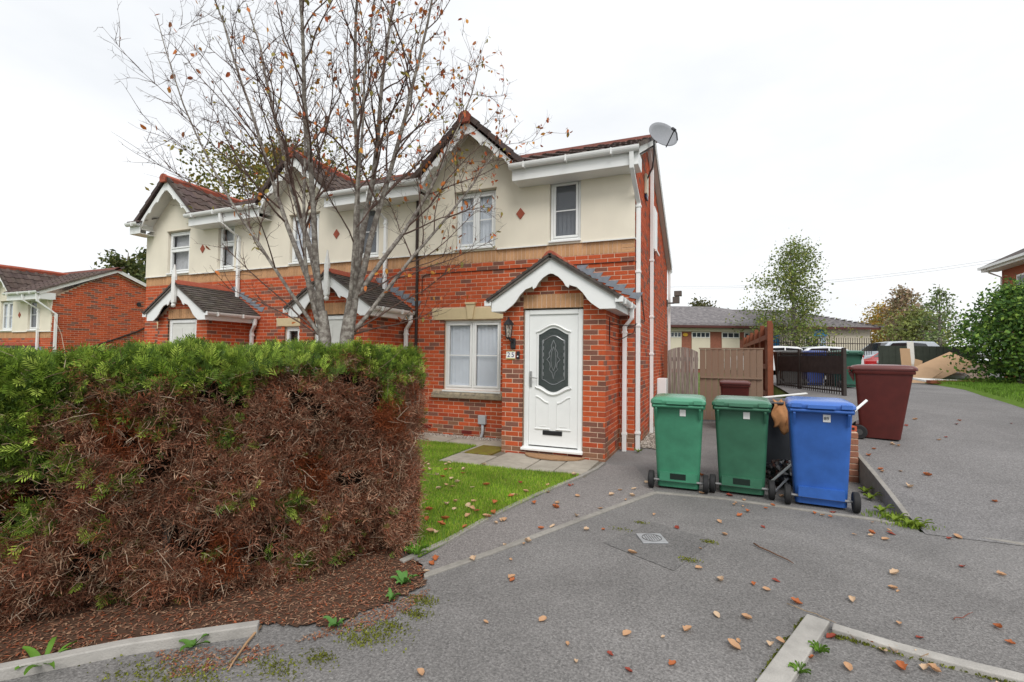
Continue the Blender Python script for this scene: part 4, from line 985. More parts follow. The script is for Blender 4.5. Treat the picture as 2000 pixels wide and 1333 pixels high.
# air bricks
airM = pm('air_brick', (.16, .02, .015), .6, .2)
for (pl, pos, a, b, z0, z1) in (('f', 0, -3.19, -2.98, .048, .115), ('f', -1.1, -.80, -.585, .045, .113), ('f', 0, -4.05, -3.86, .10, .165)):
    mb = MB(); mb.box(a, b, pos-.006, pos+.02, z0, z1)
    for k in range(5): mb.box(a+.02+k*.036, a+.036+k*.036, pos-.0075, pos-.0055, z0+.012, z1-.012)
    mb.build('air_brick', airM, HM)
mb = MB(); mb.box(-.256, -.2445, -.33, -.22, .12, .19); mb.build('air_brick', airM, HM)
# grey meter box on the front wall and its conduit
mb = MB(); mb.box(-2.82, -2.665, -.075, -.002, .255, .42); mbx = hp(mb, 'supply_box', greyM, .012)
mb = MB(); mb.tube([(-2.735, -.035, .26), (-2.735, -.035, .10), (-2.755, -.05, .03), (-2.755, -.06, -.01)], .028, 10); o = mb.build('conduit', greyM, mbx, smooth=True)
# wall lantern
mb = MB(); mb.box(-1.745, -1.655, -1.135, -1.102, 1.63, 1.80); lan = hp(mb, 'wall_lantern', blackM, .016)
mb = MB(); mb.tube([(-1.70, -1.135, 1.74), (-1.71, -1.18, 1.75), (-1.74, -1.20, 1.80)], .016, 8); mb.build('lantern_arm', blackM, lan, smooth=True)
lx, ly = -1.745, -1.20
def hexring(r, z, n=6): return [(lx+r*math.cos(2*math.pi*i/n), ly+r*math.sin(2*math.pi*i/n), z) for i in range(n)]
mb = MB(); mb.loft([hexring(.035, 1.785), hexring(.042, 1.81)])
for i in range(6):
    a0, a1 = hexring(.042, 1.81)[i], hexring(.066, 2.01)[i]; mb.tube([a0, a1], .006, 4)
mb.loft([hexring(.09, 2.005), hexring(.085, 2.02), hexring(.045, 2.075), hexring(.02, 2.09), hexring(.012, 2.105), hexring(.014, 2.115), hexring(.004, 2.13)]); mb.build('lantern_cage', blackM, lan)
mb = MB(); mb.loft([hexring(.039, 1.812), hexring(.063, 2.004)], cap0=False, cap1=False); mb.build('lantern_glass', glass('lantern_glass', (.6, .6, .55), .05, .7), lan)
mb = MB(); mb.tube([(lx, ly, 1.81), (lx, ly, 1.88)], .014, 8); mb.tube([(lx, ly, 1.88), (lx, ly, 1.91), (lx, ly, 1.95)], [.016, .03, .008], 10); mb.build('bulb', pm('bulb', (.75, .68, .55), .3, .05), lan, smooth=True)
# number plaque and bell
mb = MB(); mb.box(-1.815, -1.665, -1.112, -1.102, 1.47, 1.60, 0); mb.box(-1.815, -1.665, -1.1135, -1.1125, 1.588, 1.60, 1); mb.box(-1.815, -1.665, -1.1135, -1.1125, 1.47, 1.487, 1)
pl_ = mb.build('number_plaque', [pm('plaque', (.80, .79, .74), .3, .03), pm('plaque_border', (.42, .36, .12), .4, .1)], HM)
for t, dx in (('2', -.035), ('5', .035)): text(t, .105, pl_, pm('navy_ink', (.02, .03, .16), .4, .02), (-1.74+dx, -1.1135, 1.537), name='digit')
mb = MB(); mb.box(-1.645, -1.588, -1.122, -1.102, 1.475, 1.595); bl = hp(mb, 'doorbell', blackM, .008)
mb = MB(); mb.tube([(-1.617, -1.123, 1.515), (-1.617, -1.127, 1.515)], .011, 12); mb.build('bell_button', pm('bell_white', (.8, .8, .8), .3, .02), bl)
# hanging basket bracket on porch return
mb = MB(); mb.tube([(-.243, -.85, 2.12), (-.243, -.85, 1.72)], .008, 6); mb.tube([(-.243, -.85, 1.83)]+[(-.243+.07*k, -.85, 1.83-.05*math.sin(k*.9)) for k in range(1, 6)]+[(.14, -.85, 2.0)], .006, 6); mb.tube([(-.243, -.85, 2.02), (.10, -.85, 1.98), (.16, -.85, 2.02)], .006, 6)
mb.build('basket_bracket', blackM, HM)
# security light at the back corner
mb = MB(); mb.box(.01, .03, 6.0, 6.15, 2.98, 3.16); mb.box(.03, .2, 6.05, 6.10, 3.05, 3.09); mb.box(.16, .34, 6.0, 6.15, 3.06, 3.24); mb.box(.20, .40, 5.98, 6.17, 3.26, 3.40); hp(mb, 'security_light', pm('lightbox', (.12, .11, .10), .5, .15), .006)

# cable and vent on the blank side wall of the lower house
def atx(x, px, py):
    v = RR*((px-1000)/940.2) - UU*((py-666.5)/940.2) + D_
    return CAM+v*((x-CAM.x)/v.x)
o4 = Vector(H4.location); mb = MB(); mb.tube([atx(-20.02, *q)-o4 for q in ((106, 694), (150, 686), (210, 668), (268, 648), (284, 640))], .028, 6); mb.build('side_cable', MATS['cable'], H4)
v4 = atx(-20.03, 271, 595)-o4; mb = MB(); mb.tube([v4-Vector((.02, 0, 0)), v4+Vector((.03, 0, 0))], .075, 12); mb.build('flue_cowl', blackM, H4)
mb = MB(); mb.sqtube([(.05, .10, -.02), (.05, .10, 4.10), (.02, -.40, 4.50), (.02, -.43, 4.78)], .07, .07); mb.build('corner_downpipe', whiteM, H4)
# ================================================================== wheelie bins
def make_bin(name, label, col, loc, rz, h=1.07, lid=None, text_=None, group='wheelie bins', lidopen=False, hole=True):
    m = pm('bin_'+name, col, .45, .13, 9, .06, 160, .38, big=.12, bigscale=2.2); lm = lid or pm('lid_'+name, tuple(c*1.25+.015 for c in col), .26, .05, 5, .04, 120, .55)  # lid colour lightened to stand in for sky gloss
    B = empty('wheelie_bin', loc, rz); tag(B, label, 'wheelie bin', group)
    # local: back (wheels, handle) faces -y ; body y from -.30 to .36
    hb = h-.09; mb = MB(); rings = []
    for f in (0, .03, .12, .5, .9, 1.0):
        w = .455+.095*f; yb = -.235-.055*f; yf = .22+.15*f; rings.append(rring(0, (yb+yf)/2, w, yf-yb, .045, .025+f*(hb-.025)))
    mb.loft(rings); w = .575; mb.loft([rring(0, .035, .575, .70, .05, hb-.045), rring(0, .035, .585, .71, .05, hb-.03), rring(0, .035, .585, .71, .05, hb), rring(0, .035, .56, .69, .05, hb+.002)])
    mb.box(-.20, .20, -.285, -.20, .10, .20)
    o = mb.build('body', m, B); smooth_angle(o, 35)
    if hole:
        mb = MB(); mb.box(-.085, .085, -.2885, -.2855, .125, .19); mb.build('base_slot', pm('slot_dark', (.01, .02, .015), .9), B)
    for s in (-1, 1):
        mb = MB(); mb.prism([(-.30, hb-.02), (-.355, hb-.02), (-.36, hb-.05), (-.30, hb-.17)], 'x', s*.235-.012, s*.235+.012); bevel(mb.build('handle_bracket', m, B), .004)
    mb = MB(); mb.tube([(-.27, -.352, hb-.018), (.27, -.352, hb-.018)], .017, 10); o = mb.build('handle', m, B); smooth_angle(o, 50)
    if not lidopen:
        mb = MB(); z = hb+.004; rg = []
        for f, zz in ((1.03, 0), (1.05, .012), (1.04, .04), (.96, .065), (.80, .078), (.4, .085)):
            rg.append(rring(0, .03, .575*f, .735*f if f > .9 else .70*f, .06*f, z+zz))
        mb.loft(rg); mb.box(-.12, .12, -.385, -.30, z+.006, z+.04); mb.box(-.26, -.17, -.375, -.30, z+.01, z+.05); mb.box(.17, .26, -.375, -.30, z+.01, z+.05)
        o = mb.build('lid', lm, B); smooth_angle(o, 40)
    else:
        mb = MB(); mb.loft([rring(0, .035, .555, .68, .05, hb-.03), rring(0, .035, .52, .64, .05, hb-.03)], cap0=False); mb.build('opening', darkM, B)
    for s in (-1, 1):
        wh = MB(); wh.tube([(s*.265, -.245, .10), (s*.325, -.245, .10)], .10, 24); wo = wh.build('wheel', pm('rubber', (.02, .02, .021), .7, .1), B); smooth_angle(wo, 40); bevel(wo, .012, 2, 60)
        hbm = MB(); hbm.tube([(s*.3255, -.245, .10), (s*.332, -.245, .10)], .045, 16); hbm.build('hub', pm('hub', (.06, .06, .06), .5), wo)
    mb = MB(); mb.tube([(-.264, -.245, .10), (.264, -.245, .10)], .013, 8); mb.build('axle', pm('axle_steel', (.28, .28, .28), .5, .1, metallic=.4), B)
    if text_:
        mb = MB(); yb = -.235-.055*.93-.004; mb.add([(.02, yb-.001, hb-.13), (.085, yb-.001, hb-.13), (.085, yb-.004, hb-.055), (.02, yb-.004, hb-.055)], [(0, 1, 2, 3)]); st = mb.build('sticker', pm('sticker', (.75, .75, .73), .5, .03), B)
        if text_ != ' ': text(text_, .045, st, pm('ink', (.05, .05, .06), .5), (.05, yb-.006, hb-.095), name='sticker_number')
    return B
make_bin('green_light', 'jade green wheelie bin standing nearest the house wall, wheels facing out', (.045, .20, .115), (.81, -1.95, .004), R_(1), text_=' ')
make_bin('green_dark', 'darker green wheelie bin between the jade green bin and the blue bin', (.033, .125, .072), (1.49, -1.88, .004), R_(-3), text_=' ')
make_bin('blue', 'blue wheelie bin with a white 89 sticker on the tarmac', (.028, .105, .37), (2.225, -2.03, .004), R_(-5), h=1.10, text_='89', hole=False)
make_bin('brown', 'large maroon wheelie bin standing alone up the sloping driveway', (.085, .014, .011), (3.41, .38, float(h_right(.2))-.002), R_(-104), h=1.06, hole=False)
g = make_bin('grey', 'charcoal wheelie bin without lid behind the green bins, stuffed with paper', (.030, .033, .038), (1.86, -.85, .002), R_(8), lidopen=True, hole=False)
make_bin('maroon_small', 'maroon wheelie bin standing behind the others beside the tan fence panel', (.075, .013, .010), (1.62, 3.4, .002), R_(180), hole=False)
# brown paper hanging from the charcoal bin
mb = MB(); V = []; nu, nv = 9, 12
for j in range(nv+1):
    for i in range(nu+1):
        u, v = i/nu, j/nv; z = 1.00-.36*v; V.append((1.88+.20*u+.02*math.sin(v*9+u*5), -1.17-.07*math.sin(v*2.2)-.025*math.sin(u*9+v*6), z+.05*math.sin(u*7)*v+.02*math.cos(u*15)))
mb.add(V, [(j*(nu+1)+i, j*(nu+1)+i+1, (j+1)*(nu+1)+i+1, (j+1)*(nu+1)+i) for j in range(nv) for i in range(nu)])
o = mb.build('paper_sack', pm('kraft', (.42, .20, .085), .8, .2, 8), smooth=True); o.modifiers.new('s', 'SOLIDIFY').thickness = .003; tag(o, 'crumpled brown paper sack hanging out of the charcoal bin', 'paper')
mb = MB(); mb.box(-.35, .35, -.02, .02, -.006, .006); o = mb.build('white_strip', whitepaint); o.location = (1.98, -1.05, 1.05); o.rotation_euler = (.1, R_(-6), R_(24)); tag(o, 'thin white strip of wood lying across the top of the charcoal bin', 'timber')
# black bin bag: crumpled ellipsoid
V = []; F = []; nu, nv = 22, 14
for j in range(nv+1):
    th = math.pi*j/nv
    for i in range(nu):
        ph = 2*math.pi*i/nu; r = 1+.10*math.sin(5*ph+3*th)+.08*math.sin(9*ph-4*th)*math.sin(th)+.05*math.sin(13*th+2*ph)
        z = .145+.15*r*math.cos(th); V.append((.20*r*math.sin(th)*math.cos(ph), .23*r*math.sin(th)*math.sin(ph), max(.004, z)))
for j in range(nv):
    for i in range(nu): F.append((j*nu+i, (j+1)*nu+i, (j+1)*nu+(i+1) % nu, j*nu+(i+1) % nu))
mb = MB(); mb.add(V, F); o = mb.build('bin_bag', pm('black_polythene', (.012, .012, .014), .22, .2, 6, .7, 14, .6), loc=(1.98, -1.42, 0)); tag(o, 'shiny black bin bag slumped on the ground between the bins', 'bin bag')
for i, (x, y, rz, ry, ln, lab) in enumerate(((1.70, -1.15, 50, 6, .55, 'short plank of pale timber lying behind the black bag'), (1.95, -1.68, 58, 20, .5, 'thin grey stick leaning on the black bag'))):
    mb = MB(); w = .035 if i == 0 else .008; mb.box(-ln/2, ln/2, -w, w, -.008, .008); o = mb.build('timber_offcut', woodtan if i == 0 else greyM); o.location = (x, y, .02+math.sin(R_(ry))*ln/2); o.rotation_euler = (0, R_(-ry), R_(rz)); tag(o, lab, 'timber')
# white tube leaning on the blue bin
a = Vector((2.56, -1.62, .86)); b = Vector((2.78, -1.55, 1.07)); dd = (b-a).normalized()
mb = MB(); mb.tube([a-dd*1.12, b], .014, 10); o = mb.build('plastic_tube', whiteM, smooth=True); tag(o, 'white plastic tube leaning up behind the blue bin', 'tube')
# brick pier stub at the boundary, loose brick on top
pier = empty('brick_pier', (2.745, -.78, 0)); tag(pier, 'stub of old brick wall at the edge of the sloping driveway', 'brick pier')
mb = MB(); mb.box(-.10, .10, -.10, .10, 0, .62); mb.build('mortar_core', mortarM, pier)
for k in range(8):
    for s in (-1, 1):
        m1 = MB(); c = tuple(np.array([.27, .12, .075])*random.uniform(.7, 1.15))
        if k % 2: m1.box(s*.056-.05, s*.056+.05, -.108, .108, k*.077+.006, k*.077+.072, 0, c)
        else: m1.box(-.108, .108, s*.056-.05, s*.056+.05, k*.077+.006, k*.077+.072, 0, c)
        bevel(m1.build('brick', brickM, pier), .005, 1)
lb_ = empty('loose_brick', (2.745, -.78, .622), R_(12)); tag(lb_, 'loose perforated red brick on top of the brick pier', 'brick')
mb = MB(); mb.box(-.105, .105, -.05, .05, 0, .065, 0, (.40, .09, .045)); bevel(mb.build('brick_body', brickM, lb_), .004, 1)
mb = MB()
for x in (-.06, 0, .06): mb.tube([(x, -.0515, .033), (x, -.049, .033)], .018, 10)
stuff(mb.build('perforation', darkM, lb_))

# ================================================================== gate, fences
gate = empty('wooden_gate', (.48, 4.6, 0)); tag(gate, 'weathered grey wooden side gate with curved top beside the house', 'gate')
mb = MB(); mb.box(-.42, -.34, -.05, .05, -.03, 1.85); mb.build('gate_post', woodred, gate)
for k in range(7):
    x0 = -.325+k*.102; t = (x0+.05)/.36; zt = 1.68+.12*(1-t*t); m1 = MB(); c = None
    m1.prism([(x0, .05), (x0+.093, .05), (x0+.093, 1.68+.12*(1-((x0+.097)/.38)**2)), (x0, 1.68+.12*(1-(x0/.38)**2))], 'y', -.012+random.uniform(-.003, .003), .012); bevel(m1.build('board', woodgrey, gate), .003, 1)
for z in (.3, 1.5): mb = MB(); mb.box(-.325, .385, .0165, .045, z-.05, z+.05); mb.build('gate_rail', woodgrey, gate)
fp = empty('fence_panel', (1.58, 4.6, 0)); tag(fp, 'tan closeboard fence panel between the grey gate and the boundary fence', 'fence')
for k in range(10):
    x0 = -.68+k*.138; m1 = MB(); m1.prism([(x0, -.010), (x0+.132, -.030), (x0+.132, .0), (x0, .004)], 'z', .04, 1.75); bevel(m1.build('board', woodtan, fp), .003, 1)
mb = MB(); mb.box(-.70, .72, -.035, .02, 1.755, 1.785); mb.build('capping', woodtan, fp)
mb = MB(); mb.box(-.66, .68, -.06, -.0305, 1.05, 1.09); mb.build('rail', woodtan, fp)
bf_ = empty('boundary_fence', (2.42, 4.6, 0)); tag(bf_, 'tall red-brown timber fence running back along the boundary with posts showing', 'fence')
for k in range(6):
    y = k*1.83; m1 = MB(); m1.box(-.05, .05, y-.05, y+.05, -.05, 2.42-.0*k); bevel(m1.build('post', woodred, bf_), .004, 1)
for k in range(5):
    for z in (.7, 1.35, 2.05): m1 = MB(); m1.prism([(-.055, z-.06), (.0, z), (-.055, z+.06)], 'y', k*1.83+.0505, k*1.83+1.7795); m1.build('rail', woodred, bf_)
for k in range(82):
    m1 = MB(); y = -.05+k*.1115; m1.box(.0505, .068+.006*(k % 2), y, y+.125, .02, 2.36); m1.build('board', woodred, bf_)
# metal railings on the slope
rl0, rl1 = Vector((4.02, 5.2, float(h_right(5.2)))), Vector((2.98, 8.1, float(h_right(8.1)))); rd = rl1-rl0; rlen = Vector((rd.x, rd.y, 0)).length
rail = empty('metal_railing', rl0, math.atan2(rd.y, rd.x)); tag(rail, 'dark metal railing gate with solid middle panel behind the maroon bin', 'railing')
rustM = pm('dark_iron', (.045, .037, .033), .7, .25, 12)
for x in (0.03, rlen*.62, rlen): mb = MB(); mb.box(x-.035, x+.035, -.035, .035, -.03, 1.12 if x < rlen*.9 else 1.05); mb.build('rail_post', rustM, rail)
for z in (.10, .52, 1.0): mb = MB(); mb.box(.066, rlen-.036, -.012, .012, z-.018, z+.018); mb.build('rail_bar', rustM, rail)
mb = MB(); mb.box(.066, rlen-.036, .0125, .018, .50, .93); mb.build('infill_panel', pm('rust_panel', (.05, .042, .040), .7, .4, 5), rail)
for k in range(30):
    x = .12+k*(rlen-.2)/30
    if abs(x-rlen*.62) < .04: continue
    m1 = MB(); m1.box(x-.008, x+.008, -.0085, .0085, .02, 1.06); m1.build('baluster', rustM, rail)
def far_bin(col, name, label, p, num=None, ncol=None, h=1.05):
    B = make_bin(name, label, col, p, R_(14), h=h, hole=False, group='wheelie bins')
    if num:
        n_ = text(num, .15, B, pm('numcol_'+name, ncol, .5), (0, -.305, h-.30), name='painted_number'); 
    return B
far_bin((.022, .05, .22), 'far_blue', 'dark blue wheelie bin numbered 23 behind the metal railing', (3.95, 8.8, float(h_right(8.8))), '23', (.7, .7, .7))
far_bin((.03, .032, .035), 'far_dark', 'black wheelie bin numbered 21 in white behind the metal railing', (4.65, 8.9, float(h_right(8.9))), '21', (.7, .7, .7))
far_bin((.035, .033, .032), 'far_dark2', 'black wheelie bin with yellow number behind the metal railing', (3.28, 8.6, float(h_right(8.6))), '21', (.5, .5, .03))
far_bin((.02, .09, .06), 'far_green', 'green wheelie bin just beyond the end of the metal railing', tuple(at(13.6, 1653, 700)[:2])+(float(h_right(9.0)),))

# ================================================================== vegetation generators
def leafy_tree(name, label, loc, height, trunk_h, cr, chh, trunk_r, cols, nleaf, leaf, nl=26, cat='tree', group=None, droop=.1, seed=1, gap=.28, tw=.10):
    rnd = random.Random(seed); T = empty(name, loc); tag(T, label, cat, group); mb = MB(); tips = []
    cz = trunk_h+(height-trunk_h)*.5
    top = Vector((rnd.uniform(-.1, .1)*cr, rnd.uniform(-.1, .1)*cr, height*.93)); trunk = [Vector((0, 0, -.05)), Vector((.02, 0, trunk_h*.6)), Vector((.03*height*.1, .02, trunk_h)), top*.6+Vector((0, 0, trunk_h*.3)), top]
    trunk[3].z = (trunk_h+height)/2
    mb.tube(trunk, [trunk_r*1.15, trunk_r, trunk_r*.8, trunk_r*.45, trunk_r*.1], 9)
    tr = mb.build('trunk', barkM, T, smooth=True)
    lm = MB()
    for i in range(nl):
        f = (i+.5)/nl; z0 = trunk_h*.8+(height-trunk_h*.8)*f*.85; a = i*2.4+rnd.uniform(-.4, .4); prof = math.sin(math.pi*min(1, .12+.88*f)**chh) if chh > 0 else ((1-f)**.75*.95+.10)*(.75+.25*math.sin(i*2.3)); l = cr*max(.25, prof)*rnd.uniform(.7, 1.1)
        b = Vector((0, 0, z0)); d = Vector((math.cos(a), math.sin(a), rnd.uniform(.25, .7)*(1-droop*3))); e = b+d.normalized()*l; mid = (b+e)/2+Vector((0, 0, l*.08))
        lm.tube([b, mid, e], [trunk_r*.35*(1-f*.6), trunk_r*.2, trunk_r*.05], 5, cap=False)
        for k in range(6):
            t = rnd.uniform(.35, 1.05); c = b*(1-t)+e*t+Vector((rnd.gauss(0, .14)*l, rnd.gauss(0, .14)*l, rnd.gauss(0, .12)*l)); tips.append(c)
            lm.tube([b*(1-t*.8)+e*t*.8, c], [trunk_r*.08, trunk_r*.03], 3, cap=False)
    stuff(lm.build('limbs', barkM, T))
    tips = np.array([tuple(t) for t in tips]); n = nleaf; idx = rng.integers(0, len(tips), n); keep = rng.random(len(tips)) > gap*.5
    P = tips[idx]+rng.normal(0, tw, (n, 3))*cr*np.array([1, 1, .8]); P = P[keep[idx]]; n = len(P)
    C = np.array(cols)[rng.integers(0, len(cols), n)]*rng.uniform(.65, 1.3, (n, 1))
    tv = np.array([(0, 0, 0), (.30, .05, .45), (0, .02, 1.), (-.30, .05, .45)]); tf = np.array([(0, 1, 2, 3)])
    dr = rng.normal(0, 1, (n, 3))+np.array([0, 0, -.3]); v, f, c = place(tv, tf, P, dr, rng.normal(0, 1, (n, 3)), leaf*rng.uniform(.6, 1.3, n), C)
    stuff(npmesh('crown', v, f, leafA, T, c)); return T
# ---- background trees
p = at(25, 1552, 700); leafy_tree('young_tree', 'slender young tree with open pale green foliage in front of the slate-roofed school', (p.x, p.y, .72), 7.6, 1.5, 3.0, -1, .10, [(.16, .22, .05), (.20, .26, .06), (.12, .17, .045), (.26, .28, .07)], 10500, .13, 46, seed=3, tw=.10, droop=.05)
p = at(24, 575, 650); leafy_tree('yellowing_tree', 'broad yellow-green autumn tree rising behind the terrace roofs', (p.x, p.y, -.2), 13.0, 3.0, 4.9, 1.6, .25, [(.17, .17, .035), (.22, .19, .04), (.11, .13, .03), (.27, .20, .03)], 26000, .19, 50, seed=5, gap=.3, tw=.10)
p = at(27, 235, 650); leafy_tree('dark_green_tree', 'dark green tree between the two terraces', (p.x, p.y, -.6), 8.3, 2.5, 2.6, .8, .2, [(.07, .095, .03), (.10, .12, .035), (.14, .14, .04)], 4600, .25, 26, seed=6)
p = at(30, 285, 650); leafy_tree('dark_green_tree', 'dark evergreen tip standing behind the far end gable', (p.x, p.y, -.6), 9.8, 3.0, 1.9, .8, .2, [(.06, .085, .03), (.09, .11, .035)], 2600, .25, 20, seed=9)
for (px, d, h, r, cols, lab, sd) in ((1740, 44, 6.6, 3.0, [(.42, .30, .07), (.46, .26, .06), (.34, .28, .07)], 'golden autumn tree beyond the school car park', 21), (1768, 40, 7.6, 1.9, [(.32, .24, .16), (.36, .25, .17), (.26, .23, .12)], 'tall tawny tree beyond the dark green fence', 22),
                               (1722, 50, 5.6, 3.0, [(.30, .16, .04), (.22, .16, .05)], 'low orange-tinted tree at the corner of the school', 25), (1802, 38, 5.2, 2.4, [(.24, .29, .08), (.30, .32, .10), (.19, .22, .07)], 'olive green tree beside the tawny tree', 23), (1836, 31, 6.3, 1.3, [(.15, .21, .08), (.19, .24, .10)], 'open grey-green tree left of the glossy bush', 24), (1370, 42, 6.4, 2.2, [(.09, .10, .04), (.12, .11, .04)], 'treetop showing over the school roof ridge', 26)):
    p = at(d, px, 700); leafy_tree('autumn_tree' if sd in (21, 22, 25) else 'green_tree', lab, (p.x, p.y, .70), h, 1.2, r, 1.2, .14, cols, (3600 if sd != 24 else 1500), (.26 if sd != 24 else .2), 26, seed=sd, tw=.15, gap=.2)
# glossy bush at right
p = at(14.5, 1992, 745); BU = leafy_tree('glossy_bush', 'large glossy dark green bush on the grass bank at the side of the driveway', (p.x, p.y, .76), 3.3, .35, 1.38, .8, .08, [(.08, .16, .035), (.12, .23, .045), (.045, .10, .025), (.22, .34, .06)], 15000, .12, 46, cat='bush', seed=12, tw=.19, gap=.0)
# ---- grass bank
bank = [(6.35, 1.5), (6.56, 3.9), (7.0, 6.5), (7.5, 8.7), (8.0, 14.7), (8.2, 17), (30, 17), (30, 1.5)]
bk = MB(); xs = [0, .25, 1, 2.5, 6, 14, 24]
edge = [(6.35, 1.5), (6.56, 3.9), (7.0, 6.5), (7.5, 8.7), (7.75, 11.5), (8.0, 14.7), (8.2, 17.5)]
V = [(ex+x, ey, float(h_right(ey))+(.008 if x == 0 else .10)) for ey_, (ex, ey) in enumerate(edge) for x in xs]; nx = len(xs)
bk.add(V, [(j*nx+i, j*nx+i+1, (j+1)*nx+i+1, (j+1)*nx+i) for j in range(len(edge)-1) for i in range(nx-1)])
struct(bk.build('grass_bank', turfM, smooth=True))
n = 42000; P = np.stack([rng.uniform(6.3, 13, n), rng.uniform(2.5, 16.5, n), np.zeros(n)], 1); P[:, 2] = h_right(P[:, 1])+.09; P = P[inside(P, bank)]
blades('grass', P, .07, .014, [(.11, .21, .025), (.15, .27, .03), (.09, .17, .02)])

# ================================================================== the bare tree in front of the terrace
def bare_tree(loc):
    rnd = random.Random(42); T = empty('bare_tree', loc)
    tag(T, 'multi-stemmed grey-barked tree, nearly bare, with a few orange leaves, behind the hedge', 'tree')
    wood = MB(); twig = MB(); ends = []
    def curve(p, d, l, n, wob, lift):
        pts = [p.copy()]; dd = d.normalized()
        for i in range(n):
            dd = (dd+Vector((rnd.gauss(0, wob), rnd.gauss(0, wob), rnd.gauss(0, wob)+lift))).normalized(); pts.append(pts[-1]+dd*(l/n))
        return pts
    def rad(r0, r1, n): return [r0+(r1-r0)*(i/n)**.8 for i in range(n+1)]
    def twigs(pts, count, lo, hi, r):
        for _ in range(count):
            i = rnd.randrange(1, len(pts)); t = rnd.random(); p = pts[i-1].lerp(pts[i], t); ax = (pts[i]-pts[i-1]).normalized()
            d = (ax*.55+Vector((rnd.gauss(0, .7), rnd.gauss(0, .7), rnd.gauss(.15, .6)))).normalized(); l = rnd.uniform(lo, hi); q = curve(p, d, l, 3, .28, .05)
            twig.tube(q, rad(r, r*.4, 3), 3, cap=False); ends.append(q[-1])
            if rnd.random() < .55:
                q2 = curve(q[1], (d+Vector((rnd.gauss(0, .7), rnd.gauss(0, .7), rnd.gauss(0, .6)))), l*.5, 2, .25, .05); twig.tube(q2, rad(r*.7, r*.35, 2), 3, cap=False); ends.append(q2[-1])
    def branch(p, d, l, r, lev):
        n = {0: 12, 1: 8, 2: 5}[lev]; pts = curve(p, d, l, n, {0: .055, 1: .10, 2: .14}[lev], {0: .018, 1: .03, 2: .03}[lev])
        (wood if lev < 1 else twig).tube(pts, rad(r, r*(.16 if lev == 0 else .25), n), {0: 9, 1: 6, 2: 4}[lev], cap=False)
        if lev == 0:
            k = int(l*3.1)
            for j in range(k):
                f = .22+.75*(j+rnd.random())/k; i = min(n-1, int(f*n)); pp = pts[i].lerp(pts[i+1], f*n-i); ax = (pts[i+1]-pts[i]).normalized(); side = ax.orthogonal().normalized(); side.rotate(Matrix.Rotation(rnd.uniform(0, 6.28), 3, ax))
                branch(pp, ax*.9+side*rnd.uniform(.5, 1.0)+Vector((0, 0, .15)), (1.9*(1-f)+.55)*rnd.uniform(.6, 1.2), r*(1-f*.75)*.42, 1)
            twigs(pts[4:], int(l*4), .08, .3, .0035)
        elif lev == 1:
            for j in range(max(2, int(l*5.6))):
                f = rnd.uniform(.15, .98); i = min(n-1, int(f*n)); pp = pts[i].lerp(pts[i+1], f*n-i); ax = (pts[i+1]-pts[i]).normalized(); side = ax.orthogonal().normalized(); side.rotate(Matrix.Rotation(rnd.uniform(0, 6.28), 3, ax))
                branch(pp, ax+side*rnd.uniform(.5, 1.1), rnd.uniform(.25, .7), max(.0045, r*.35), 2)
            twigs(pts, int(l*5), .06, .22, .003)
        else:
            twigs(pts, max(2, int(l*9)), .05, .18, .0026); ends.append(pts[-1])
    rx, dy = RR, Vector((D_.x, D_.y, 0)).normalized(); rx = Vector((RR.x, RR.y, 0)).normalized()
    # two trunks at the base
    tl = [Vector((0, 0, -.05))-rx*.10, Vector((0, 0, .9))-rx*.13, Vector((0, 0, 1.75))-rx*.14, Vector((0, 0, 2.15))-rx*.20]
    trr = [Vector((0, 0, -.05))+rx*.14, Vector((0, 0, .9))+rx*.16, Vector((0, 0, 1.8))+rx*.19, Vector((0, 0, 2.35))+rx*.26]
    wood.tube(tl, [.13, .10, .09, .078], 12); wood.tube(trr, [.15, .115, .10, .085], 12)
    for (base, sx, sy, sz, l, r) in ((tl[3], -.36, .05, .98, 5.8, .058), (tl[3], -.18, .20, 1.0, 6.0, .074), (tl[3], -.04, -.16, 1.0, 6.0, .068), (tl[2], -.50, -.1, .88, 5.3, .040), (tl[2], -.24, -.22, .95, 5.2, .045),
                                  (trr[3], .03, .12, 1.0, 6.2, .080), (trr[3], .26, -.05, .96, 5.9, .070), (trr[3], .14, -.20, 1.0, 5.8, .060), (trr[2], .58, .1, .80, 4.9, .048), (trr[3], .44, .18, .90, 5.4, .055), (trr[2], .08, -.22, 1.0, 5.4, .045)):
        branch(base-Vector((0, 0, .05)), rx*sx*1.15+dy*sy+Vector((0, 0, sz)), l, r*.78, 0)
    # low side shoots
    for (base, sx, sy, sz, l) in ((tl[2], -1.0, -.1, .45, 1.7), (tl[1], -1.0, .2, .30, .7), (trr[2], 1.0, -.1, .55, 2.1), (trr[2], .9, .2, .30, 1.5), (tl[2], -1.0, -.3, .75, 1.9), (trr[1], .9, -.2, .45, .9), (trr[3], 1.0, 0, .35, 1.7)):
        branch(base, rx*sx+dy*sy+Vector((0, 0, sz)), l, .016, 1)
    smooth_angle(wood.build('trunk', barkM, T), 60); stuff(twig.build('twigs', twigM, T))
    E_ = np.array([tuple(e) for e in ends]); n = 1300; w = np.exp(.42*(E_@np.array(rx))+.12*E_[:, 2]); w /= w.sum(); idx = rng.choice(len(E_), n, p=w)
    P = E_[idx]+rng.normal(0, .012, (n, 3)); C = np.array([(.55, .18, .05), (.45, .11, .04), (.60, .28, .06), (.38, .15, .07), (.28, .24, .06)])[rng.integers(0, 5, n)]*rng.uniform(.8, 1.2, (n, 1))
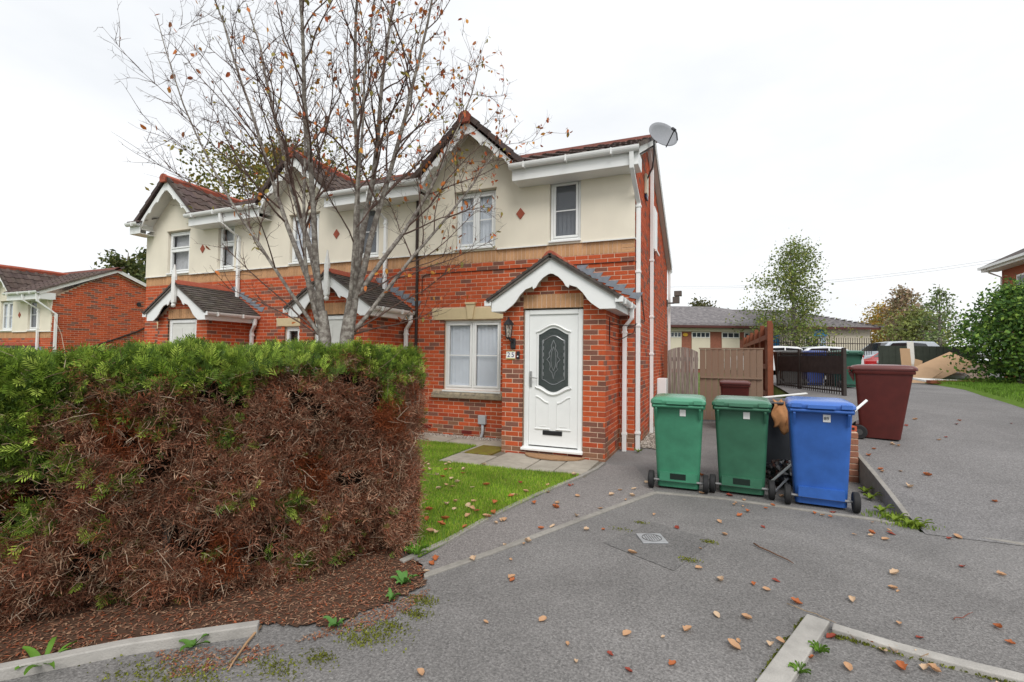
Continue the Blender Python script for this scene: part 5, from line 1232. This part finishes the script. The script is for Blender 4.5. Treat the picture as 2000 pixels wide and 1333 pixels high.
    tv = np.array([(0, 0, 0), (.26, .10, .3), (.22, .12, .7), (0, .02, 1.), (-.22, .12, .7), (-.26, .10, .3), (0, 0, .5)]); tf = np.array([(0, 1, 6, 6), (1, 2, 6, 6), (2, 3, 6, 6), (3, 4, 6, 6), (4, 5, 6, 6), (5, 0, 6, 6)])[:, :3]
    v, f, c = place(tv, tf, P, rng.normal(0, .6, (n, 3))+np.array([0, 0, -.8]), rng.normal(0, 1, (n, 3)), rng.uniform(.06, .105, n), C)
    stuff(npmesh('leaves', v, f, leafA, T, c)); return T
bare_tree((-4.02, -2.48, 0))

# ================================================================== school, far fences, cars
SY = math.atan2(RR.y, RR.x)
gz = .76
sp = at(27, 1700, 700); school = empty('school_building', (sp.x, sp.y, gz), SY); tag(school, 'low cream and brick school building with grey slate hipped roof', 'building')
creamM = pm('cream_wall', (.62, .57, .45), .85, .05, 2); slateM = pm('slate', (.135, .125, .13), .7, .3, 6, .3, 30, .3, col2=(.19, .175, .175)); pbrick = pm('dull_brick', (.26, .10, .065), .85, .25, 10)
ez = 2.62
mb = MB(); mb.box(-5.9, 0, 0, 6.4, -.1, ez); mb.build('wall', creamM, school)
mb = MB(); mb.box(-15.5, -5.902, .1, 6.4, -.1, ez); mb.build('wall', pbrick, school)
mb = MB(); e = .35
mb.add([(-6.0, -e, ez), (e, -e, ez), (e, 6.4+e, ez), (-6.0, 6.4+e, ez), (-3.0, 3.2, 3.86), (-6.0, 3.2, 3.86)], [(0, 1, 4, 5), (1, 2, 4), (2, 3, 5, 4), (0, 3, 2, 1)])
mb.add([(-16, -e, ez+.004), (-6.001, -e, ez+.004), (-6.001, 6.4, ez+.004), (-16, 6.4, ez+.004), (-7.6, 3.2, 4.06), (-16, 3.2, 4.06), (-6.001, 3.2, 3.86)], [(0, 1, 6, 4, 5), (2, 3, 5, 4, 6)])
# slates as courses of thin slabs on the front slope
for r in range(22):
    t0, t1 = r/22, (r+1.15)/22; x0 = -15.9; x1 = .33-3.33*t0
    y0, z0 = -e+(3.2+e)*t0, ez+(1.26 if True else 0)*t0; y1, z1 = -e+(3.2+e)*min(1, t1), ez+1.26*min(1, t1)
    mb.add([(x0, y0, z0+.035), (x1, y0, z0+.035), (x1-.15, y1, z1+.012), (x0, y1, z1+.012), (x0, y0, z0+.004), (x1, y0, z0+.004)], [(0, 1, 2, 3), (4, 5, 1, 0)])
mb.build('roof', slateM, school)
mb = MB()
for k in range(17): t = k/17; p0 = Vector((e-3.35*t, -e+3.55*t, ez+1.24*t+.03)); mb.box(p0.x-.1, p0.x+.1, p0.y-.1, p0.y+.1, p0.z, p0.z+.06)
stuff(mb.build('hip_tiles', slateM, school))
mb = MB(); mb.box(-15.9, e, -e-.02, -e+.01, ez-.12, ez); mb.build('fascia', pm('maroon_paint', (.09, .03, .025), .6), school)
mb = MB(); mb.box(-15.9, -6.0, -.02, .098, ez-.32, ez-.13); mb.build('wall_band', creamM, school)
def schoolwin(x0, x1, z0, z1, y, nx, nz, panecol=darkpane):
    m1 = MB(); m1.box(x0, x1, y-.03, y-.001, z0, z1); w = m1.build('window', pm('school_white', (.72, .72, .69), .6, .04), school)
    for i in range(nx):
        for j in range(nz):
            a = x0+.05+(x1-x0-.05)*i/nx; b = x0+(x1-x0-.05)*(i+1)/nx; c = z0+.05+(z1-z0-.05)*j/nz; d = z0+(z1-z0-.05)*(j+1)/nz
            m2 = MB(); m2.box(a, b, y-.036, y-.0305, c, d); m2.build('pane', pm('school_glass', (.03, .04, .055), .1, .2, spec=.7), w)
f_ = 27/940.2
for (a, b, n) in ((1310, 1332, 3), (1352, 1388, 4), (1411, 1446, 3), (1455, 1490, 4)):
    schoolwin((a-1700)*f_, (b-1700)*f_, 1.95, 2.28, .1, n, 1); m1 = MB(); m1.box((a-1700)*f_, (b-1700)*f_, .06, .098, .2, 1.94); m1.build('window_panel', creamM, school)
schoolwin((1572-1700)*f_, (1600-1700)*f_, .75, 2.05, 0, 2, 2)
m1 = MB(); m1.box((1586-1700)*f_, (1613-1700)*f_, -.12, -.0015, 2.12, 2.5); m1.build('blue_sign', pm('sign_blue', (.02, .22, .52), .5, .05), school)
m1 = MB(); m1.box((1601-1700)*f_, (1612-1700)*f_, -.06, -.0015, .05, 2.1); m1.build('blue_door_panel', pm('pale_blue', (.35, .45, .58), .5, .05), school)
m1 = MB(); m1.box((1500-1700)*f_, (1521-1700)*f_, -.10, -.0015, 1.3, 2.15); m1.build('notice_board', MATS['sign_blue'], school)
m1 = MB(); m1.prism([(-10.35+.14*math.cos(a), 2.12+.10*math.sin(a)) for a in np.linspace(0, 2*math.pi, 16, endpoint=False)], 'y', .05, .098); m1.build('yellow_disc', pm('yellow_sign', (.6, .35, .03), .5), school)
# thin security railing in front of the school
rp = at(25, 1705, 700); far_rail = empty('school_railing', (rp.x, rp.y, gz), SY); tag(far_rail, 'tall thin dark railing in front of the school wall', 'railing')
for z in (.15, 1.65): m1 = MB(); m1.box(-5.6, 0, -.02, .02, z-.02, z+.02); m1.build('rail', rustM, far_rail)
for k in range(47): m1 = MB(); x = -5.6+k*.12; m1.box(x-.011, x+.011, -.011, .011, -.05, 1.95); m1.build('bar', rustM, far_rail)
# dark green solid fence
dp = at(20.5, 1716, 700); dfn = empty('green_fence', (dp.x, dp.y, gz), SY); tag(dfn, 'dark green boarded fence behind the heap of cardboard', 'fence')
dgM = pm('dark_green_paint', (.045, .055, .045), .7, .25, 5)
for k in range(29): m1 = MB(); x = k*.145; m1.box(x, x+.14, -.012-.006*(k % 2), .012, -.03, 1.42); m1.build('board', dgM, dfn)
m1 = MB(); m1.box(-.02, 4.22, .0125, .05, 1.2, 1.3); m1.build('rail', dgM, dfn)
# cars
def make_car(label, loc, rz, col, kind='hatch'):
    K = empty('parked_car', loc, rz); tag(K, label, 'car', 'cars parked at the school'); cm = pm('paint_%d%d%d' % tuple(int(c*99) for c in col), col, .25, .02, 4, 0, 60, .5)
    L, W, Hh = (4.0, 1.7, 1.45) if kind == 'hatch' else (4.6, 1.8, 1.72)
    if kind == 'hatch': prof = [(-2.0, .35), (-1.95, .62), (-1.85, .80), (-1.2, .92), (-.55, 1.36), (.1, 1.45), (1.1, 1.42), (1.75, 1.05), (1.95, .95), (2.0, .45), (1.9, .28), (-1.9, .25)]
    else: prof = [(-2.3, .35), (-2.25, .75), (-2.1, .92), (-1.5, 1.02), (-.75, 1.62), (0, 1.72), (1.6, 1.70), (2.15, 1.15), (2.28, 1.0), (2.3, .45), (2.2, .28), (-2.2, .25)]
    V = []; n = len(prof)
    for y, s in ((-W/2, 1), (W/2, 1)):
        for (x, z) in prof:
            inn = .12*max(0, (z-.95)/.5); V.append((x, y*(1-inn*1.3/W*2) if True else y, z))
    F = [tuple(range(n)), tuple(range(2*n-1, n-1, -1))]+[(i, i+n, (i+1) % n+n, (i+1) % n) for i in range(n)]
    mb = MB(); mb.add(V, F); bevel(mb.build('body', cm, K), .05, 3, 25)
    gm = pm('car_glass', (.015, .02, .025), .06, .1, spec=.8); zt = Hh
    for s in (-1, 1):
        m1 = MB(); y = s*(W/2-.07); q = [(-.95 if kind == 'hatch' else -1.25, 1.0+(.08 if kind != 'hatch' else 0)), (-.45 if kind == 'hatch' else -.65, zt-.12), (.35, zt-.09), (.35, 1.0)]; m1.add([(x, y*(1-.10*(z-.95)) + s*.006, z) for x, z in q], [(0, 1, 2, 3)]); m1.build('side_window', gm, K)
        m1 = MB(); q = [(.42, 1.0), (.42, zt-.09), (1.05, zt-.13), (1.45, 1.02)]; m1.add([(x, y*(1-.10*(z-.95)) + s*.006, z) for x, z in q], [(0, 1, 2, 3)]); m1.build('side_window', gm, K)
        for x in (-1.25*L/4, 1.25*L/4):
            m1 = MB(); m1.tube([(x, s*(W/2-.16), .31), (x, s*(W/2+.01), .31)], .31, 20); wo = smooth_angle(m1.build('wheel', MATS['rubber'], K)); m2 = MB(); m2.tube([(x, s*(W/2+.011), .31), (x, s*(W/2+.018), .31)], .19, 14); m2.build('rim', pm('alloy', (.4, .4, .42), .3, .05, metallic=.6), wo)
        m1 = MB(); m1.box(-L/2-.0, -L/2+.2, s*.6-.16, s*.6+.16, .66, .80); bevel(m1.build('headlight', pm('lamp_clear', (.7, .7, .7), .1), K), .03)
        m1 = MB(); m1.box(L/2-.14, L/2+.005, s*.66-.12, s*.66+.12, .82, 1.05); bevel(m1.build('tail_light', pm('lamp_red', (.4, .01, .01), .2), K), .02)
    m1 = MB(); i0, i1 = 3, 4; (xa, za), (xb, zb_) = prof[3], prof[4]; m1.add([(xa+.06, -.66, za+.045), (xa+.06, .66, za+.045), (xb+.0, .58, zb_+.012), (xb+.0, -.58, zb_+.012)], [(0, 1, 2, 3)]); m1.build('windscreen', gm, K)
    (xa, za), (xb, zb_) = prof[6], prof[7]; m1 = MB(); m1.add([(xa+.08, -.58, za-.05), (xa+.08, .58, za-.05), (xb+.01, .64, zb_+.04), (xb+.01, -.64, zb_+.04)], [(0, 1, 2, 3)]); m1.build('rear_window', gm, K)
    return K
p = at(23.6, 1500, 700); make_car('white hatchback parked behind the railing left of the blue bin', (p.x, p.y, gz-.02), SY+R_(4), (.72, .73, .74))
p = at(23.4, 1645, 700); make_car('white hatchback with red tail lights parked near the school wall', (p.x-1.4, p.y-.6, gz-.02), SY, (.70, .72, .74))
p = at(22.6, 1772, 700); make_car('red hatchback poking out past the end of the green fence', (p.x, p.y, gz-.02), SY+R_(6), (.42, .012, .015))
p = at(24.5, 1752, 700); make_car('silver people carrier with its roof showing over the green fence', (p.x+.2, p.y+1.2, gz+.1), SY, (.45, .50, .55), 'mpv')

# ------------------------------------------------------------------ heap of cardboard and boards
def board(name, label, p, size, rot, mat, cat='cardboard', th=.02):
    mb = MB(); w, l = size; mb.box(-w/2, w/2, -l/2, l/2, -th/2, th/2); o = mb.build(name, mat); o.location = p; o.rotation_euler = tuple(R_(a) for a in rot); return tag(bevel(o, .003, 1), label, cat)
def hpt(d, px, z): p = at(d, px, 700); return Vector((p.x, p.y, z))
board('cardboard_sheet', 'big cardboard sheet sloping down off the heap', hpt(17.0, 1830, 1.27), (2.0, .95), (28, -24, 22), cardM)
board('cardboard_sheet', 'folded cardboard flap lying low at the foot of the big sheet', hpt(16.6, 1800, 1.0), (1.1, .55), (22, -30, 30), cardM)
board('cardboard_sheet', 'tall narrow cardboard strip upright against the green fence', hpt(18.6, 1770, 1.40), (.38, 1.25), (84, 0, 22), cardM)
board('white_board', 'white narrow board upright beside the cardboard strip', hpt(18.8, 1780, 1.55), (.26, 1.5), (86, 0, 22), whitepaint, 'board')
board('cardboard_sheet', 'tilted cardboard strip leaning right of the white board', hpt(18.5, 1792, 1.18), (.30, .85), (80, 14, 22), cardM)
board('cardboard_sheet', 'square cardboard piece standing at the right of the heap', hpt(17.6, 1876, 1.17), (.5, .8), (80, 4, 26), cardM)
board('cardboard_sheet', 'bent brown card under the big sloping sheet', hpt(17.3, 1845, 1.0), (.9, .5), (55, 10, 10), pm('cardboard_dark', (.36, .23, .14), .9, .1))
board('white_board', 'flat white board lying on the grass in front of the heap', hpt(15.8, 1838, .90), (1.6, .5), (6, 2, 24), whitepaint, 'board', .06)
board('timber_board', 'brown plank lying beside the flat white board', hpt(15.3, 1865, .88), (1.7, .16), (0, 0, 22), woodred, 'timber', .1)
o = board('pale_panel', 'pale pinkish panel half behind the glossy bush', hpt(17.9, 1905, 1.12), (1.0, .75), (78, 0, 28), pm('pink_board', (.60, .47, .42), .8, .06), 'board')
V = []; F = []; nu, nv = 16, 9
for j in range(nv+1):
    th = math.pi*j/nv
    for i in range(nu): ph = 2*math.pi*i/nu; r = 1+.13*math.sin(4*ph+3*th)+.09*math.sin(7*ph-5*th); V.append((.42*r*math.sin(th)*math.cos(ph), .3*r*math.sin(th)*math.sin(ph), .16*r*math.cos(th)))
for j in range(nv):
    for i in range(nu): F.append((j*nu+i, (j+1)*nu+i, (j+1)*nu+(i+1) % nu, j*nu+(i+1) % nu))
mb = MB(); mb.add(V, F); o = mb.build('plastic_sheeting', pm('clear_plastic', (.55, .55, .58), .3, .15, 8, .4, 12, .5), smooth=True); o.location = hpt(17.0, 1862, 1.0); tag(o, 'crumpled translucent plastic sheeting on the cardboard heap', 'plastic')
# ------------------------------------------------------------------ brick house at the right edge
hr = at(20, 1958, 600); hb_ = empty('brick_house', (hr.x, hr.y, .74)); tag(hb_, 'brick house with white eaves partly hidden behind the glossy bush', 'house')
fbM = pm('far_brick', (.33, .10, .05), .85, .2, 20)
mb = MB(); mb.box(0, 7, -8, 0, -.1, 4.72); mb.build('wall', fbM, hb_)
mb = MB(); mb.prism([(-.62, 4.80), (3.5, 6.9), (7.6, 4.80)], 'y', -8.4, .35, 0, (.07, .055, .05)); mb.build('roof', tileM, hb_)
mb = MB(); mb.box(-.55, -.0015, -8.3, .30, 4.60, 4.76); mb.build('soffit', whitepaint, hb_)
mb = MB(); mb.box(-.66, -.555, -8.3, .32, 4.70, 4.80); mb.build('gutter', whiteM, hb_)
mb = MB(); mb.tube([(-.6, -.15, 4.70), (-.45, -.12, 4.52), (-.06, -.1, 4.32), (-.06, -.1, 0)], .035, 8); mb.build('downpipe', whiteM, hb_)
for ya in (-2.3, -5.2):
    mb = MB(); mb.box(-.03, -.0015, ya, ya+1.2, 3.1, 4.25); w = mb.build('window', whiteM, hb_); mb = MB(); mb.box(-.036, -.0305, ya+.07, ya+1.13, 3.17, 4.18); mb.build('pane', darkpane, w)
# overhead wires
for dz in (0, .35):
    a, b = at(60, 1250, 560-dz*8), at(38, 2080, 490-dz*16); mb = MB(); mb.tube([a.lerp(b, t)-Vector((0, 0, 1.2*(4*t*(1-t)))) for t in np.linspace(0, 1, 16)], .012, 4); o = mb.build('overhead_wire', pm('wire_grey', (.25, .26, .28), .6)); tag(o, 'thin overhead wire crossing the sky above the school' if dz == 0 else 'upper thin overhead wire crossing the sky', 'wire')

# ================================================================== weeds, sticks, fallen leaves
def rosette(name, label, px, py, n, l, w, col, upright=.5, seed=1, cat='weed', z=.012):
    rnd = random.Random(seed); c = atz(z, px, py); T = empty(name, (c.x, c.y, z)); tag(T, label, cat, 'weeds at the tarmac edges'); m = pm('weed_%s' % seed, col, .6, .15, 12, trans=.2)
    for k in range(n):
        a = k*2.4+rnd.uniform(-.3, .3); L = l*rnd.uniform(.6, 1.2); W = w*rnd.uniform(.7, 1.2); V = []; up = upright*rnd.uniform(.5, 1.3)
        for i in range(6):
            t = i/5; hw = W*math.sin(math.pi*min(.97, t*.92+.06))**.8; r = L*t; z_ = L*up*math.sin(t*1.9)*.8; ca, sa = math.cos(a), math.sin(a)
            V += [(ca*r-sa*hw, sa*r+ca*hw, z_+.006*math.cos(t*9)), (ca*r, sa*r, z_-.004), (ca*r+sa*hw, sa*r-ca*hw, z_+.006)]
        mb = MB(); mb.add(V, [(3*i+j, 3*i+j+1, 3*i+4+j, 3*i+3+j) for i in range(5) for j in range(2)]); mb.build('leaf', m, T, smooth=True)
rosette('dock_weed', 'broad-leaved bright green weed growing over the pale kerb', 85, 1300, 7, .16, .013, (.12, .25, .03), .55, 1)
rosette('dock_weed', 'small green weed sprouting at the middle of the pale kerb', 378, 1262, 5, .08, .014, (.09, .20, .03), .6, 2)
rosette('seedling', 'little green seedling in the brown needle litter', 655, 1222, 6, .065, .014, (.09, .21, .045), .6, 3)
rosette('dock_weed', 'leafy weed by the hedge corner next to the path edging', 790, 1140, 10, .085, .016, (.10, .24, .05), .8, 4)
rosette('seedling', 'small sprig of green leaves just below the hedge corner', 765, 1170, 10, .05, .009, (.11, .25, .05), .7, 5)
rosette('grass_tuft', 'tuft of weed at the inner corner of the bay kerb', 1600, 1275, 20, .045, .0035, (.13, .25, .03), .9, 6)
rosette('grass_tuft', 'tuft of weed against the left bay kerb at the bottom', 1562, 1315, 20, .045, .0035, (.13, .25, .03), .9, 7)
rosette('grass_tuft', 'weed at the foot of the corner downpipe', 1246, 884, 10, .07, .010, (.17, .25, .03), .8, 8)
rosette('grass_tuft', 'tuft of lawn grass spilling out by the hedge corner', 815, 1085, 26, .10, .004, (.14, .30, .03), .9, 13, z=.02)
for i, (px, py) in enumerate(((1690, 962), (1700, 975), (1722, 1000), (1748, 1018), (1775, 1026), (1795, 1030))):
    rosette('yellow_green_weed', 'yellow-green weed in a row along the boundary edging by the blue bin', px, py, 11, .10, .013, (.19, .27, .025), .7, 9)
Pm = np.concatenate([moss(1745, 1012, .10, 300), moss(1780, 1030, .08, 200)]); blades('weed_mat', Pm, .035, .01, [(.15, .25, .03), (.2, .28, .03)])
Pk = np.concatenate([np.array([[k2[0].x+(k2[3].x-k2[0].x)*t-.02+rng.normal(0, .008), k2[0].y+(k2[3].y-k2[0].y)*t-.06+rng.normal(0, .012), .004] for t in rng.random(700)]), np.array([[k1[0].x+(k1[2].x-k1[0].x)*t-.065+rng.normal(0, .008), k1[0].y+(k1[2].y-k1[0].y)*t+.01, .004] for t in rng.random(300)])])
blades('moss', Pk, .014, .012, [(.13, .15, .02), (.17, .19, .025)], None, lean=.8)
def stick(label, a, b, r, col=(.14, .075, .045), z=.012):
    A, B = atz(z, *a), atz(z, *b); mb = MB(); pts = [A.lerp(B, t)+Vector((random.uniform(-.012, .012), random.uniform(-.012, .012), r*.6)) for t in np.linspace(0, 1, 6)]; mb.tube(pts, [r, r, r*.9, r*.8, r*.7, r*.4], 6); tag(mb.build('fallen_stick', pm('stick_%d' % int(col[0]*1000), col, .8, .2), smooth=True), label, 'stick')
stick('brown stick lying on the tarmac between drain cover and bay kerb', (1472, 1063), (1552, 1103), .0065)
stick('thin pale stalk lying at the tip of the bay kerb', (1540, 1180), (1628, 1215), .003, (.30, .22, .14))
stick('long tan stick on the tarmac below the pale kerb', (510, 1225), (442, 1312), .007, (.36, .22, .12))
stick('short reddish twig on the tarmac right of the bay kerb', (1865, 1212), (1900, 1198), .003, (.20, .07, .05))
# leaves
lm_ = [pm('leaf_tan', (.50, .30, .17), .7, .15, 30, trans=.15), pm('leaf_orange', (.42, .13, .045), .6, .15, 30, trans=.15), pm('leaf_red', (.25, .045, .025), .55, .2, 30, trans=.1), pm('leaf_pale', (.58, .42, .28), .75, .12, 30, trans=.15)]
leafmesh = []
for k in range(12):
    V = []; cu = random.uniform(.25, .95); tw_ = random.uniform(-.3, .3); pr = random.uniform(.30, .42)
    for i in range(7):
        t = i/6; hw = pr*(.75+.5*random.random())*math.sin(math.pi*(t*.94+.03))**.8; zc = cu*.5*(t-.5)**2*2
        for j in (-1, -.5, 0, .5, 1): V.append((t-.5, j*hw+.05*math.sin(t*5), zc+abs(j)**1.5*hw*cu*1.3+tw_*(t-.5)*j*hw))
    mz = min(v[2] for v in V); V = [(x, y, z-mz) for x, y, z in V]
    me = bpy.data.meshes.new('fallen_leaf'); me.from_pydata(V, [], [(5*i+j, 5*i+j+1, 5*i+6+j, 5*i+5+j) for i in range(6) for j in range(4)]); me.materials.append(lm_[(0, 0, 0, 3, 3, 1, 1, 2, 2, 0, 1, 3)[k]]); me.polygons.foreach_set('use_smooth', [True]*len(me.polygons)); leafmesh.append(me)
def leaf_at(x, y, z, size, where, k=None):
    k = random.randrange(12) if k is None else k; o = link('fallen_leaf', leafmesh[k]); o.location = (x, y, z); o.scale = (size,)*3; o.rotation_euler = (random.uniform(-.25, .25), random.uniform(-.25, .25), random.uniform(0, 6.28))
    cn = {0: 'tan', 3: 'pale', 1: 'orange', 2: 'red-brown'}[(0, 0, 0, 3, 3, 1, 1, 2, 2, 0, 1, 3)[k]]
    tag(o, {'t': 'small curled %s leaf lying on the grey front tarmac' % cn, 'l': 'fallen %s leaf lying on the green lawn' % cn, 'r': 'fallen %s leaf lying on the sloping driveway by the maroon bin' % cn, 'p': 'fallen %s leaf lying on the narrow path between the edgings' % cn}[where], 'leaf', 'fallen leaves')
fixed = [(1515, 1135, 7), (1760, 1305, 5), (1655, 1305, 0), (1808, 1308, 3), (1797, 1247, 7), (1625, 1246, 8), (1550, 1312, 7), (1432, 1263, 0), (1458, 1208, 0), (1235, 1081, 0), (1322, 1032, 8), (1408, 1135, 3), (1365, 1111, 0), (1748, 1122, 3), (1744, 1150, 0), (1880, 1108, 8), (1663, 1174, 3), (1555, 1178, 5), (1497, 1153, 0), (1490, 1030, 7), (1445, 1008, 5), (1740, 1043, 7), (1730, 1055, 0), (1855, 1053, 8), (1870, 1050, 0), (1225, 1240, 0), (1060, 1212, 0), (820, 1317, 0), (1000, 1130, 1), (1590, 1003, 5), (1628, 1003, 8), (1415, 1045, 0), (1405, 1020, 9), (850, 1093, 5), (843, 1103, 5)]
for (px, py, k) in fixed: q = atz(.004, px, py); leaf_at(q.x, q.y, .005, random.uniform(.048, .078), 't', k)
def scatter(n, pxr, pyr, zf, size, where, test=None):
    c = 0
    while c < n:
        px, py = random.uniform(*pxr), random.uniform(*pyr); q = atz(.01, px, py)
        if test and not test(q): continue
        leaf_at(q.x, q.y, zf(q), random.uniform(*size), where); c += 1
inl = lambda q: inside(np.array([[q.x, q.y]]), lawn)[0] and q.y > -4.7
scatter(46, (825, 1130), (900, 1080), lambda q: .035, (.05, .085), 'l', inl)
scatter(22, (900, 1990), (985, 1320), lambda q: .005, (.025, .06), 't', lambda q: q.y < -2.5 and q.x > -.2)
for (a_, b_, m_) in (((1420, 985), (1740, 1035), 14), ((1640, 1240), (1990, 1345), 9), ((1560, 1240), (1520, 1320), 5), ((860, 1118), (1270, 972), 8)):
    for _ in range(m_):
        t = random.random(); q = atz(.004, a_[0]+(b_[0]-a_[0])*t+random.gauss(0, 14), a_[1]+(b_[1]-a_[1])*t+random.gauss(0, 9)); leaf_at(q.x, q.y, .009, random.uniform(.03, .065), 't')
scatter(18, (960, 1300), (925, 1040), lambda q: .008, (.045, .08), 'p', lambda q: inside(np.array([[q.x, q.y]]), E1+[(.3, -1.2), (.5, -2.3)]+E2[::-1])[0])
scatter(14, (1200, 1540), (890, 970), lambda q: .005, (.05, .08), 't', lambda q: .3 < q.x < 2.6 and q.y < -1.2)
c = 0
while c < 34:
    x, y = random.uniform(2.98, 6), random.uniform(-2.3, 3.0)
    if random.random() > math.exp(-(x-3)/1.2): continue
    leaf_at(x, y, float(h_right(y))+.008, random.uniform(.05, .08), 'r'); c += 1
